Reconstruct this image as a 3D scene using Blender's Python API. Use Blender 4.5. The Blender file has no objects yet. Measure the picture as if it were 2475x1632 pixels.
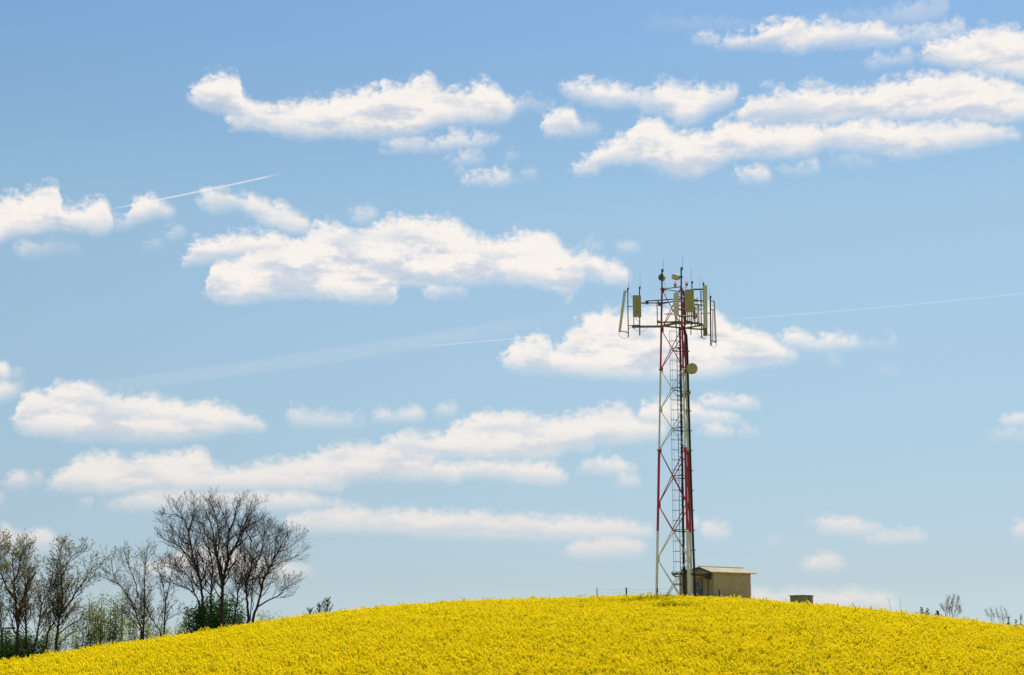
import bpy, math, random
import numpy as np
from mathutils import Vector, Matrix, noise as mnoise

R = math.radians
S = bpy.context.scene
COL = S.collection
random.seed(7)

# ------------------------------------------------------------------ camera
FOCAL = 3800.0                    # focal length in picture units (picture 2475 x 1632)
PITCH = math.atan(784 / FOCAL)
EYE = Vector((0, 0, 1.7))
cam_data = bpy.data.cameras.new('camera')
cam_data.sensor_width = 36.0
cam_data.lens = 36.0 * FOCAL / 2475.0
cam_data.clip_start = 0.1
cam_data.clip_end = 30000
cam = bpy.data.objects.new('camera', cam_data)
cam.location = EYE
cam.rotation_euler = (math.pi / 2 + PITCH, 0, 0)
COL.objects.link(cam)
S.camera = cam

# ------------------------------------------------------------------ sun, sky, exposure
SUN_EL, SUN_AZ = R(57), R(19)      # azimuth measured from +Y towards +X: behind the tower, to the right
sun_data = bpy.data.lights.new('sun', 'SUN')
sun_data.energy = 5.0
sun_data.angle = R(0.5)
sun_data.color = (1.0, 0.95, 0.86)
sun = bpy.data.objects.new('sun', sun_data)
sun_dir = Vector((math.sin(SUN_AZ) * math.cos(SUN_EL), math.cos(SUN_AZ) * math.cos(SUN_EL), math.sin(SUN_EL)))
sun.rotation_euler = sun_dir.to_track_quat('Z', 'Y').to_euler()
sun.location = sun_dir * 200
COL.objects.link(sun)
S.view_settings.view_transform = 'Standard'
S.view_settings.look = 'None'
S.view_settings.exposure = 0.25
S.view_settings.gamma = 1.0
S.cycles.use_denoising = True
S.cycles.denoising_prefilter = 'ACCURATE'
S.cycles.max_bounces = 12

# cloud outlines: azimuth, top elevation, base elevation (degrees) and density along each band of sky
CLOUD_BANDS = """
-20.80,8.88,9.58,1.00 -19.27,8.88,9.58,1.00 -18.99,9.20,9.26,1.00 -18.97,9.41,9.05,1.00 -18.28,9.54,9.03,1.00 -17.93,9.47,9.10,0.80 -17.41,9.46,9.34,0.35 -17.11,9.05,9.75,0.35 -16.81,5.73,6.43,1.00 -16.51,6.11,6.05,1.00 -16.22,6.45,6.03,1.00 -15.76,6.83,6.01,1.00 -15.47,7.05,5.99,1.00 -15.00,7.22,5.98,1.00 -14.76,7.11,5.95,1.00 -14.22,7.19,5.94,1.00 -13.74,6.96,5.95,1.00 -13.56,7.15,5.95,1.00 -13.08,7.16,5.96,1.00 -12.60,7.23,5.98,1.00 -11.87,7.38,6.02,1.00 -11.45,7.45,6.03,1.00 -11.02,7.34,6.07,1.00 -10.82,6.97,6.08,1.00 -10.45,6.79,6.08,1.00 -9.84,6.81,6.09,1.00 -9.34,6.97,6.10,1.00 -8.73,7.08,6.15,1.00 -7.88,7.16,6.16,1.00 -7.26,7.34,6.17,1.00 -6.71,7.59,6.18,1.00 -6.17,7.74,6.19,1.00 -5.93,7.69,6.50,1.00 -5.22,7.73,6.59,1.00 -4.99,7.69,6.59,1.00 -4.59,7.93,6.59,1.00 -3.96,8.29,6.60,1.00 -3.40,8.18,6.60,1.00 -3.01,7.94,6.61,1.00 -2.85,7.83,7.16,1.00 -2.53,7.75,7.30,1.00 -1.89,7.63,7.34,1.00 -1.87,7.46,7.52,1.00 -1.59,7.14,7.84,1.00 0.38,19.80,20.50,0.30 0.68,20.21,20.10,0.30 0.99,20.26,20.02,0.45 1.38,20.24,20.06,0.30 1.68,19.80,20.50,0.30 2.00,17.36,18.06,1.00 2.30,17.74,17.68,1.00 2.69,18.10,17.72,1.00 3.32,18.57,17.74,1.00 3.40,18.64,17.95,1.00 3.87,18.74,18.08,1.00 4.49,19.10,18.07,1.00 4.80,19.45,18.10,1.00 5.58,19.66,17.79,1.00 5.96,19.16,17.63,1.00 6.34,18.95,17.51,1.00 7.03,18.91,17.52,1.00 7.57,18.99,17.76,1.00 7.89,19.27,17.89,1.00 8.43,19.36,18.12,1.00 9.11,19.18,18.11,1.00 9.87,19.10,18.08,1.00 10.63,19.05,18.04,1.00 11.23,19.10,18.09,1.00 11.76,18.92,18.34,1.00 12.51,19.08,18.19,1.00 13.25,19.07,18.10,1.00 13.99,18.98,18.01,1.00 14.13,18.97,17.86,1.00 14.72,18.85,17.77,1.00 15.45,18.89,17.83,1.00 16.18,18.80,17.91,1.00 16.90,18.73,17.96,1.00 17.61,18.59,18.00,1.00 18.32,18.31,18.11,1.00 18.74,18.13,18.10,1.00 19.04,17.77,18.47,1.00 20.80,17.77,18.47,1.00
-20.80,14.72,15.42,1.00 -19.24,14.72,15.42,1.00 -18.96,15.04,15.10,1.00 -18.94,15.88,14.26,1.00 -18.66,15.84,14.40,1.00 -18.39,16.01,14.64,1.00 -17.92,16.10,14.78,1.00 -17.73,16.19,14.81,1.00 -17.45,16.28,14.86,1.00 -17.12,16.43,14.98,1.00 -16.88,16.50,15.03,1.00 -16.68,16.44,15.06,1.00 -16.62,15.84,15.07,1.00 -16.27,15.77,15.07,1.00 -15.79,15.95,15.10,1.00 -15.55,16.00,15.10,1.00 -15.11,16.17,15.08,1.00 -14.93,16.02,15.11,1.00 -14.86,15.83,15.14,1.00 -14.73,15.49,15.25,0.40 -14.40,15.52,15.22,0.45 -14.14,15.78,15.29,0.60 -14.08,16.13,15.44,0.90 -13.64,16.39,15.62,1.00 -13.19,16.26,15.79,1.00 -12.89,16.08,15.78,1.00 -12.58,15.97,15.85,0.70 -12.28,15.56,16.26,0.70 -11.64,12.81,13.51,1.00 -11.34,13.20,13.12,1.00 -11.20,14.02,13.05,1.00 -10.98,14.22,12.88,1.00 -10.30,14.32,12.83,1.00 -9.77,14.61,12.92,1.00 -9.24,14.82,12.98,1.00 -8.56,15.03,13.12,1.00 -7.95,15.24,13.17,1.00 -7.33,15.53,13.15,1.00 -7.03,15.72,13.13,1.00 -6.48,15.70,13.06,1.00 -5.94,15.49,13.00,1.00 -5.39,15.58,13.01,1.00 -4.77,15.86,13.03,1.00 -4.31,15.98,13.07,1.00 -4.16,16.02,13.72,1.00 -3.61,15.94,13.65,1.00 -2.98,16.01,13.66,1.00 -2.20,15.90,13.74,1.00 -1.72,15.57,13.75,1.00 -1.33,15.38,13.75,1.00 -0.70,15.21,13.79,1.00 -0.15,15.38,13.75,1.00 0.47,15.46,13.75,1.00 0.79,15.52,13.71,1.00 1.42,15.46,13.60,1.00 1.73,15.19,13.44,1.00 2.04,14.84,13.40,1.00 2.51,14.65,13.51,1.00 2.63,14.70,13.70,1.00 2.75,14.76,13.95,1.00 3.14,14.64,13.88,1.00 3.53,14.33,13.77,1.00 3.91,14.33,13.71,1.00 4.30,14.06,13.73,1.00 4.42,13.90,13.85,1.00 4.72,13.53,14.23,1.00 5.88,4.66,5.36,0.85 6.16,4.98,5.04,0.85 6.18,5.18,4.85,0.85 6.45,5.15,4.85,0.85 6.62,5.17,4.82,0.85 6.78,4.90,4.84,0.85 7.08,4.52,5.22,0.85 8.04,19.19,19.89,1.00 8.34,19.58,19.51,1.00 8.76,19.78,19.34,1.00 9.15,20.08,19.29,1.00 9.61,20.13,19.23,1.00 10.14,20.28,19.16,1.00 10.67,20.17,19.13,1.00 11.28,20.24,19.10,1.00 12.18,20.22,19.11,1.00 12.71,20.11,19.22,1.00 13.31,20.13,19.17,1.00 13.98,20.36,19.12,1.00 14.79,20.33,19.03,1.00 15.46,20.52,18.97,1.00 15.82,20.35,18.94,1.00 16.69,20.44,18.83,1.00 17.34,20.34,18.73,1.00 17.90,20.14,18.64,1.00 18.46,19.94,18.62,1.00 18.94,19.75,18.68,1.00 19.45,19.66,18.69,1.00 19.47,19.15,19.21,1.00 19.75,18.83,19.53,1.00 20.80,18.83,19.53,1.00
-20.80,3.75,4.45,1.00 -18.79,3.75,4.45,1.00 -18.51,4.07,4.13,1.00 -18.49,4.45,3.75,1.00 -17.68,4.57,3.77,1.00 -17.54,4.34,3.80,1.00 -17.13,4.37,3.84,1.00 -16.72,4.46,3.84,1.00 -16.43,4.48,3.88,1.00 -16.02,4.23,3.92,1.00 -15.70,4.01,3.98,1.00 -15.40,3.64,4.34,1.00 -12.56,19.70,20.40,1.00 -12.26,20.07,20.04,1.00 -11.94,20.42,19.79,1.00 -11.54,20.69,19.65,1.00 -11.14,20.80,19.67,1.00 -10.93,20.86,19.58,1.00 -10.72,20.86,19.09,1.00 -10.54,20.75,19.05,1.00 -10.38,20.78,19.06,1.00 -10.27,20.14,19.06,1.00 -9.83,19.94,19.09,1.00 -9.47,19.82,19.05,1.00 -9.06,19.75,18.99,1.00 -8.65,19.95,18.92,1.00 -8.24,19.91,18.89,1.00 -7.83,20.10,18.85,1.00 -7.30,20.14,18.87,1.00 -7.00,20.15,18.94,1.00 -6.65,20.40,18.98,1.00 -6.36,20.49,18.99,1.00 -6.12,20.39,18.97,1.00 -5.97,20.31,18.95,1.00 -5.82,20.51,18.92,1.00 -5.41,20.58,18.94,1.00 -5.05,20.64,18.95,1.00 -4.96,20.84,18.95,1.00 -4.63,20.77,18.96,1.00 -4.39,20.66,18.96,1.00 -3.98,20.81,19.00,1.00 -3.56,21.04,19.06,1.00 -3.32,21.09,19.21,1.00 -3.02,21.02,19.38,1.00 -2.78,20.67,19.47,1.00 -2.42,20.59,19.47,1.00 -2.00,20.65,19.53,1.00 -1.76,20.54,19.57,1.00 -1.40,20.80,19.56,1.00 -1.01,20.94,19.58,1.00 -0.74,20.83,19.60,1.00 -0.44,20.58,19.63,1.00 -0.14,20.24,19.69,1.00 0.10,20.19,19.91,1.00 0.28,20.38,19.99,0.50 0.64,20.38,20.08,0.45 0.99,20.24,20.13,0.30 1.29,19.84,20.54,0.30 1.61,3.62,4.32,0.90 1.91,3.99,3.95,0.90 2.22,4.26,3.83,0.90 2.85,4.38,3.79,0.90 3.48,4.53,3.81,0.90 3.95,4.53,3.83,0.90 4.58,4.29,3.90,0.90 4.89,4.13,4.06,0.90 5.19,3.74,4.44,0.90 6.61,21.96,22.66,0.40 6.91,22.34,22.27,0.40 7.30,22.54,22.22,0.60 7.69,22.41,22.16,0.60 7.92,22.22,22.08,0.90 8.38,22.38,22.02,1.00 9.16,22.23,21.98,1.00 9.55,22.56,21.94,1.00 10.09,22.78,21.89,1.00 10.39,22.64,21.84,1.00 11.04,22.76,21.69,1.00 11.46,22.47,21.80,1.00 12.00,22.68,21.80,1.00 12.38,22.51,21.79,1.00 13.05,22.35,21.75,1.00 14.03,22.37,21.71,1.00 14.32,22.21,21.72,1.00 14.91,21.98,21.72,0.70 15.59,22.16,21.67,0.75 16.02,22.05,21.66,0.75 17.02,22.19,21.81,0.60 17.06,22.01,21.94,0.50 17.36,21.62,22.32,0.50 20.80,21.62,22.32,0.50
-20.80,7.89,8.59,1.00 -18.07,7.89,8.59,1.00 -17.77,8.27,8.21,1.00 -17.67,8.69,8.06,1.00 -17.53,9.12,7.98,1.00 -17.24,9.35,7.90,1.00 -16.89,9.24,7.88,1.00 -16.60,9.44,7.88,1.00 -16.19,9.61,7.86,1.00 -15.83,9.57,7.80,1.00 -15.35,9.70,7.77,1.00 -15.05,9.54,7.77,1.00 -14.81,9.37,7.78,1.00 -14.44,9.17,7.78,1.00 -13.96,9.31,7.79,1.00 -13.48,9.27,7.81,1.00 -12.99,9.38,7.82,1.00 -12.68,9.18,7.84,1.00 -12.13,9.23,7.87,1.00 -11.82,8.99,7.91,1.00 -11.21,9.13,7.98,1.00 -10.84,9.08,8.06,1.00 -10.35,8.97,8.22,1.00 -9.91,8.86,8.29,1.00 -9.66,8.68,8.29,1.00 -9.35,8.65,8.31,1.00 -8.97,8.35,8.32,1.00 -8.67,7.99,8.69,1.00 -8.48,4.53,5.23,1.00 -8.18,4.92,4.84,1.00 -8.07,5.11,4.73,1.00 -7.21,5.36,4.70,1.00 -6.44,5.48,4.70,1.00 -5.42,5.45,4.70,1.00 -5.03,5.34,4.72,1.00 -4.40,5.42,4.68,1.00 -3.77,5.35,4.65,1.00 -3.14,5.35,4.53,1.00 -2.51,5.32,4.53,1.00 -2.11,5.39,4.51,1.00 -1.72,5.28,4.51,1.00 -1.32,5.36,4.50,1.00 -0.85,5.32,4.48,1.00 -0.53,5.20,4.47,1.00 0.65,5.20,4.48,1.00 1.44,5.12,4.46,1.00 2.39,5.20,4.43,1.00 2.86,5.04,4.46,1.00 3.80,5.07,4.49,1.00 4.43,4.91,4.50,1.00 5.06,4.72,4.56,1.00 5.36,4.29,4.99,1.00 6.49,7.98,8.68,0.60 6.79,8.41,8.25,0.60 7.18,8.48,8.17,0.90 7.57,8.50,8.14,1.00 8.04,8.27,8.17,1.00 8.20,8.23,8.19,0.30 8.31,8.25,8.13,0.60 8.51,8.35,8.12,0.75 9.06,8.21,8.15,0.40 9.36,7.83,8.53,0.40 10.50,22.42,23.12,0.00 10.80,22.87,22.66,0.00 11.94,22.86,22.54,0.12 14.21,22.78,22.32,0.22 15.33,23.02,22.26,0.32 16.45,23.11,22.49,0.35 16.57,23.17,22.76,0.10 16.59,22.93,22.99,0.10 16.87,22.61,23.31,0.10 17.09,7.90,8.60,0.95 17.39,8.28,8.23,0.95 17.70,8.42,8.20,0.95 18.01,8.49,8.18,0.95 18.27,8.45,8.19,0.95 18.67,8.30,8.19,0.95 18.97,7.90,8.60,0.95 20.80,7.90,8.60,0.95
-20.80,13.90,14.60,0.50 -18.40,13.90,14.60,0.50 -18.10,14.32,14.18,0.50 -17.75,14.47,14.08,0.60 -17.51,14.42,14.17,0.50 -17.17,14.39,14.15,0.45 -16.51,14.59,14.34,0.30 -15.87,14.44,14.29,0.20 -15.57,14.01,14.71,0.20 -14.82,5.06,5.76,0.40 -14.52,5.44,5.38,0.40 -14.05,5.60,5.36,0.60 -13.82,5.85,5.37,0.85 -13.34,6.02,5.38,1.00 -12.86,6.12,5.40,1.00 -12.13,6.05,5.42,1.00 -11.53,5.97,5.43,1.00 -9.69,6.00,5.47,1.00 -8.79,6.03,5.45,0.85 -8.40,5.96,5.46,1.00 -8.01,6.05,5.48,1.00 -7.47,5.98,5.51,1.00 -7.00,5.83,5.54,1.00 -6.61,5.67,5.54,1.00 -6.37,5.75,5.52,1.00 -5.90,5.64,5.55,1.00 -5.60,5.25,5.95,1.00 -3.66,13.17,13.87,0.60 -3.38,13.49,13.55,0.60 -3.36,13.69,13.35,0.60 -2.89,13.66,13.17,0.75 -2.58,13.51,13.28,0.65 -2.34,13.48,13.29,0.55 -1.72,13.48,13.29,0.55 -1.64,13.41,13.37,0.40 -1.34,13.04,13.74,0.40 -0.73,10.49,11.19,1.00 -0.43,10.86,10.83,1.00 0.02,11.44,10.61,1.00 0.51,11.63,10.47,1.00 0.95,11.77,10.47,1.00 1.40,11.63,10.47,1.00 1.51,11.17,10.45,1.00 1.89,11.53,10.42,1.00 2.48,12.15,10.36,1.00 2.78,12.48,10.33,1.00 3.27,12.58,10.32,1.00 3.47,12.72,10.31,1.00 3.76,12.57,10.30,1.00 4.45,12.66,10.27,1.00 5.23,12.74,10.26,1.00 6.02,12.79,10.25,1.00 6.80,12.80,10.25,1.00 7.38,12.78,10.24,1.00 7.76,12.39,10.33,1.00 8.15,11.99,10.41,1.00 8.82,11.88,10.59,1.00 9.49,11.57,10.66,1.00 10.06,11.17,10.69,1.00 10.44,10.97,10.78,1.00 10.74,10.52,11.22,1.00 11.72,17.36,18.06,0.20 12.02,17.82,17.61,0.20 12.62,18.00,17.71,0.28 13.21,17.74,17.53,0.30 13.65,17.57,17.54,0.20 13.95,17.20,17.90,0.20 15.09,20.80,21.50,1.00 15.39,21.16,21.13,1.00 15.91,21.60,20.91,1.00 16.78,21.62,20.61,1.00 17.44,21.76,20.48,1.00 18.01,21.84,20.28,1.00 18.44,21.78,20.16,1.00 19.05,21.54,20.06,1.00 19.56,21.44,20.00,1.00 19.58,20.69,20.75,1.00 19.86,20.37,21.07,1.00
-20.80,9.54,10.24,1.00 -19.31,9.54,10.24,1.00 -19.03,9.86,9.92,1.00 -19.01,10.07,9.71,1.00 -18.32,10.26,9.72,1.00 -18.08,10.12,9.73,1.00 -17.94,9.95,9.80,0.60 -17.56,10.00,9.85,0.35 -17.26,9.58,10.28,0.35 -15.71,5.11,5.81,0.30 -15.41,5.48,5.45,0.30 -15.01,5.73,5.40,0.55 -14.96,5.70,5.61,0.40 -14.66,5.31,6.01,0.40 -13.56,2.89,3.59,1.00 -13.26,3.28,3.20,1.00 -13.04,3.43,3.13,1.00 -12.48,3.51,3.10,1.00 -12.07,3.67,3.07,1.00 -11.77,3.90,3.03,1.00 -11.36,4.00,3.00,1.00 -10.95,4.07,3.00,1.00 -10.42,4.00,3.01,1.00 -9.81,3.99,3.01,1.00 -9.43,3.86,3.02,1.00 -9.04,3.57,3.02,1.00 -8.51,3.52,3.01,1.00 -8.05,3.49,3.01,1.00 -7.74,3.38,3.03,1.00 -7.36,3.26,3.09,1.00 -7.13,3.21,3.19,1.00 -6.83,2.85,3.55,1.00 -6.51,15.68,16.38,0.40 -6.21,16.09,15.98,0.40 -5.74,16.25,15.80,0.45 -5.20,16.34,16.04,0.65 -5.04,16.19,16.12,0.40 -4.74,15.81,16.51,0.40 -3.71,7.35,8.05,1.00 -3.43,7.67,7.73,1.00 -3.41,8.00,7.39,1.00 -2.97,8.10,7.35,1.00 -2.61,8.18,7.33,1.00 -2.41,8.20,7.33,1.00 -2.30,8.42,7.33,1.00 -1.74,8.70,7.34,1.00 -1.02,8.90,7.32,1.00 0.02,8.97,7.32,1.00 0.66,8.82,7.32,1.00 1.46,8.70,7.36,1.00 1.70,8.72,7.48,1.00 2.10,8.82,7.71,1.00 2.90,9.01,7.71,1.00 3.06,9.09,7.90,1.00 3.77,9.18,7.92,1.00 4.17,9.08,7.93,1.00 4.65,8.72,7.97,1.00 5.28,8.59,8.04,1.00 5.68,8.51,8.15,1.00 5.70,8.30,8.36,1.00 5.98,7.98,8.68,1.00 7.88,1.87,2.57,1.00 8.16,2.19,2.25,1.00 8.18,2.47,1.96,1.00 8.50,2.50,1.96,1.00 8.82,2.52,1.96,1.00 9.15,2.47,1.96,1.00 9.47,2.33,1.96,1.00 9.73,2.41,1.95,1.00 10.00,2.46,1.95,1.00 10.70,2.48,1.95,1.00 11.23,2.40,1.94,1.00 11.49,2.39,1.94,1.00 11.81,2.47,1.94,1.00 12.28,2.51,1.94,1.00 12.49,2.36,1.94,1.00 13.01,2.35,1.93,1.00 13.32,2.25,1.93,1.00 13.58,2.09,1.93,1.00 13.88,1.66,2.36,1.00 16.65,7.47,8.17,0.50 16.95,7.85,7.80,0.50 17.42,7.91,7.77,0.60 18.23,7.82,7.74,0.60 18.53,7.43,8.13,0.60 20.80,7.43,8.13,0.60
-20.80,5.79,6.49,0.70 -18.29,5.79,6.49,0.70 -17.99,6.18,6.09,0.70 -17.68,6.43,6.04,0.85 -17.33,6.48,6.06,0.85 -17.15,6.30,6.09,0.65 -17.04,6.31,6.16,0.45 -16.81,6.46,6.16,0.70 -16.63,6.32,6.23,0.45 -16.33,5.92,6.62,0.45 -13.87,14.23,14.93,0.20 -13.57,14.68,14.49,0.20 -13.38,14.89,14.69,0.25 -13.08,14.91,14.61,0.30 -12.93,14.82,14.72,0.20 -12.63,14.42,15.12,0.20 -12.10,16.05,16.75,0.90 -11.80,16.44,16.37,0.90 -11.45,16.68,16.19,0.90 -11.14,16.77,16.06,0.90 -10.73,16.70,16.13,0.90 -10.32,16.57,16.20,0.90 -10.01,16.53,16.11,0.90 -9.70,16.62,15.93,0.90 -9.28,16.42,15.70,0.90 -8.97,16.26,15.58,0.90 -8.51,16.35,15.48,0.90 -8.14,16.02,15.42,0.90 -7.67,15.81,15.43,0.90 -7.57,15.61,15.56,0.90 -7.27,15.24,15.94,0.90 -5.27,18.19,18.89,0.80 -4.97,18.55,18.53,0.80 -4.43,18.85,18.48,0.80 -4.02,18.91,18.52,0.80 -3.54,18.87,18.53,0.80 -3.06,18.85,18.54,0.80 -2.59,18.94,18.55,0.80 -2.41,19.00,18.56,0.80 -2.17,19.16,18.61,0.80 -1.75,19.00,18.64,0.80 -1.33,19.12,18.70,0.80 -0.97,18.90,18.79,0.80 -0.50,18.98,18.93,0.80 -0.20,18.61,19.31,0.80 1.60,20.36,21.06,1.00 1.90,20.78,20.64,1.00 2.41,20.85,20.37,1.00 3.04,20.91,20.22,1.00 3.66,20.75,20.13,1.00 4.13,20.71,20.12,1.00 4.68,20.55,20.15,0.85 5.22,20.57,19.81,0.65 5.49,20.59,19.80,0.65 5.57,20.77,19.94,1.00 6.08,20.85,19.63,1.00 6.38,20.67,19.37,1.00 6.92,20.54,19.42,1.00 7.31,20.67,19.62,1.00 7.55,20.41,19.79,0.90 8.01,20.50,19.92,0.85 8.56,20.61,20.11,0.80 8.64,20.47,20.40,0.60 8.94,20.08,20.78,0.60 9.40,11.09,11.79,0.60 9.70,11.47,11.42,0.60 10.18,11.78,11.26,0.90 10.75,11.67,11.21,1.00 11.22,11.46,11.16,1.00 11.79,11.58,11.13,1.00 12.63,11.26,11.17,1.00 12.92,11.25,11.20,0.30 13.11,11.38,11.15,0.40 13.48,11.27,11.16,0.20 13.95,11.44,11.06,0.30 14.04,11.24,11.15,0.20 14.34,10.85,11.55,0.20 17.27,4.16,4.86,1.00 17.57,4.55,4.47,1.00 17.77,4.72,4.39,1.00 18.03,4.69,4.40,1.00 18.47,4.52,4.42,1.00 18.77,4.12,4.82,1.00 20.80,4.12,4.82,1.00
-20.80,5.19,5.89,0.40 -18.68,5.19,5.89,0.40 -18.38,5.66,5.42,0.40 -18.09,5.73,5.31,0.45 -17.95,5.71,5.38,0.40 -17.93,5.51,5.57,0.40 -17.65,5.19,5.89,0.40 -12.51,13.78,14.48,1.00 -12.21,14.16,14.11,1.00 -11.99,14.54,14.15,1.00 -11.70,14.86,14.22,1.00 -11.17,14.93,14.26,1.00 -10.57,15.06,14.39,1.00 -10.12,15.30,14.48,1.00 -9.58,15.18,14.54,1.00 -8.89,15.39,14.57,1.00 -8.58,15.14,14.66,1.00 -8.28,15.16,14.89,1.00 -8.26,14.99,15.05,1.00 -7.98,14.67,15.37,1.00 -3.78,6.45,7.15,1.00 -3.50,6.77,6.83,1.00 -3.48,7.04,6.56,1.00 -3.08,7.12,6.59,1.00 -2.84,7.17,6.61,1.00 -2.53,7.16,6.61,1.00 -2.43,7.16,6.53,1.00 -1.97,7.12,6.49,1.00 -1.73,7.20,6.69,1.00 -0.94,7.24,6.69,1.00 -0.14,7.17,6.62,1.00 0.26,7.13,6.50,1.00 0.65,7.18,6.46,1.00 1.29,7.12,6.44,1.00 1.61,7.01,6.46,1.00 2.00,6.69,6.53,1.00 2.30,6.26,6.96,1.00 4.82,22.58,23.28,0.08 5.10,22.90,22.96,0.08 5.12,23.05,22.80,0.08 6.53,23.04,22.71,0.14 8.87,22.85,22.57,0.14 9.49,22.82,22.57,0.05 9.51,22.66,22.72,0.05 9.79,22.34,23.04,0.05 10.34,4.57,5.27,0.30 10.64,4.96,4.88,0.30 10.77,4.95,4.90,0.35 10.90,4.84,4.74,0.80 11.06,4.98,4.63,1.00 11.86,4.99,4.56,1.00 12.39,4.95,4.52,1.00 12.76,4.73,4.52,1.00 13.23,4.59,4.51,1.00 13.53,4.20,4.90,1.00 20.80,4.20,4.90,1.00
-20.80,14.82,15.52,0.40 -13.10,14.82,15.52,0.40 -12.80,15.27,15.07,0.40 -12.45,15.41,15.09,0.70 -12.15,15.26,15.13,0.40 -11.85,14.85,15.55,0.40 -8.53,8.42,9.12,0.50 -8.23,8.81,8.74,0.50 -7.98,8.97,8.50,0.65 -7.72,9.00,8.47,0.65 -7.28,8.89,8.45,0.60 -6.84,8.87,8.46,0.65 -6.27,8.78,8.50,0.60 -5.64,8.79,8.54,0.55 -5.38,8.70,8.61,0.40 -5.08,8.30,9.00,0.40 -2.13,17.04,17.74,0.80 -1.83,17.43,17.34,0.80 -1.50,17.68,17.37,0.80 -1.27,17.57,17.38,0.80 -0.85,17.60,17.35,0.80 -0.55,17.76,17.32,0.80 -0.11,17.66,17.38,0.80 -0.08,17.55,17.49,0.80 0.22,17.58,17.52,0.35 0.76,17.77,17.58,0.40 0.98,17.66,17.60,0.30 1.28,17.28,17.98,0.30 2.30,14.70,15.40,0.40 2.60,15.07,15.03,0.40 3.07,15.17,15.01,0.60 3.42,15.09,15.03,0.40 3.72,14.71,15.41,0.40 4.36,8.48,9.18,1.00 4.66,8.91,8.76,1.00 4.81,9.15,8.56,1.00 5.29,9.32,8.47,1.00 5.85,9.37,8.50,1.00 6.48,9.32,8.61,1.00 7.03,9.07,8.62,1.00 7.51,8.91,8.61,1.00 7.90,8.78,8.58,1.00 8.37,8.69,8.57,0.60 8.67,8.28,8.98,0.60 10.07,3.01,3.71,0.80 10.37,3.40,3.32,0.80 10.53,3.61,3.30,1.00 10.91,3.74,3.29,1.00 11.28,3.81,3.31,1.00 11.55,3.68,3.36,1.00 11.86,3.46,3.41,1.00 12.16,3.08,3.78,1.00 12.34,3.98,4.68,1.00 12.64,4.36,4.30,1.00 13.01,4.46,4.26,1.00 13.80,4.50,4.26,1.00 14.38,4.46,4.27,1.00 14.69,4.35,4.30,1.00 14.99,3.98,4.68,1.00 20.80,3.98,4.68,1.00
-20.80,8.43,9.13,0.60 -5.49,8.43,9.13,0.60 -5.19,8.83,8.73,0.60 -4.75,9.02,8.70,0.85 -4.43,8.90,8.70,0.75 -4.18,8.94,8.68,0.60 -3.83,9.10,8.69,0.75 -3.48,9.20,8.69,0.80 -3.22,8.95,8.76,0.60 -2.92,8.50,9.20,0.60 -2.70,17.78,18.48,0.70 -2.40,18.15,18.10,0.70 -1.87,18.39,18.10,0.70 -1.57,18.44,18.11,0.70 -1.09,18.31,18.19,0.70 -0.79,17.90,18.60,0.70 -0.50,17.93,18.63,0.40 -0.20,18.34,18.23,0.40 0.22,18.48,18.31,0.40 0.52,18.04,18.74,0.40 0.92,19.05,19.75,1.00 1.20,19.37,19.43,1.00 1.22,19.66,19.15,1.00 1.46,19.87,19.11,1.00 1.85,19.98,19.10,1.00 2.32,19.90,19.14,1.00 2.48,19.64,19.13,1.00 2.71,19.39,19.09,0.55 3.33,19.41,19.12,0.45 3.41,19.30,19.23,0.30 3.71,18.91,19.61,0.30 6.59,8.86,9.56,1.00 6.89,9.31,9.11,1.00 7.28,9.50,9.11,1.00 7.68,9.45,9.10,1.00 8.15,9.32,9.09,1.00 8.54,9.42,9.10,1.00 9.05,9.22,9.11,1.00 9.35,8.81,9.51,1.00 9.83,17.14,17.84,0.40 10.13,17.53,17.46,0.40 10.96,17.63,17.45,0.55 11.49,17.75,17.46,0.55 11.53,17.53,17.49,0.40 11.83,17.16,17.86,0.40 13.15,20.73,21.43,0.55 13.45,21.12,21.05,0.55 13.76,21.31,20.99,0.55 14.28,21.19,21.02,0.55 14.99,21.39,21.02,0.55 15.17,21.20,21.11,0.55 15.47,20.81,21.51,0.55 20.80,20.81,21.51,0.55
-20.80,8.60,9.30,0.50 -3.16,8.60,9.30,0.50 -2.86,8.97,8.93,0.50 -2.55,9.21,8.93,0.60 -2.23,9.35,8.94,0.75 -1.99,9.17,9.09,0.40 -1.69,8.78,9.48,0.40 2.10,6.55,7.25,0.50 2.40,6.92,6.88,0.50 2.72,7.16,6.83,0.90 3.52,7.31,6.80,1.00 3.91,7.31,6.80,1.00 4.23,7.03,6.82,1.00 4.54,6.91,6.87,1.00 4.84,6.54,7.24,1.00 8.16,17.01,17.71,0.90 8.46,17.39,17.34,0.90 8.84,17.59,17.28,0.90 9.30,17.73,17.23,0.90 9.60,17.56,17.22,0.90 9.75,17.33,17.28,0.90 10.05,16.96,17.66,0.90 10.70,19.98,20.68,0.65 11.00,20.40,20.26,0.65 11.46,20.59,20.23,0.65 12.06,20.37,20.19,0.65 12.36,19.93,20.63,0.65 12.95,9.94,10.64,0.20 13.25,10.34,10.24,0.20 13.71,10.34,10.13,0.25 14.08,10.16,10.10,0.20 14.38,9.78,10.48,0.20 20.80,9.78,10.48,0.20
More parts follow.
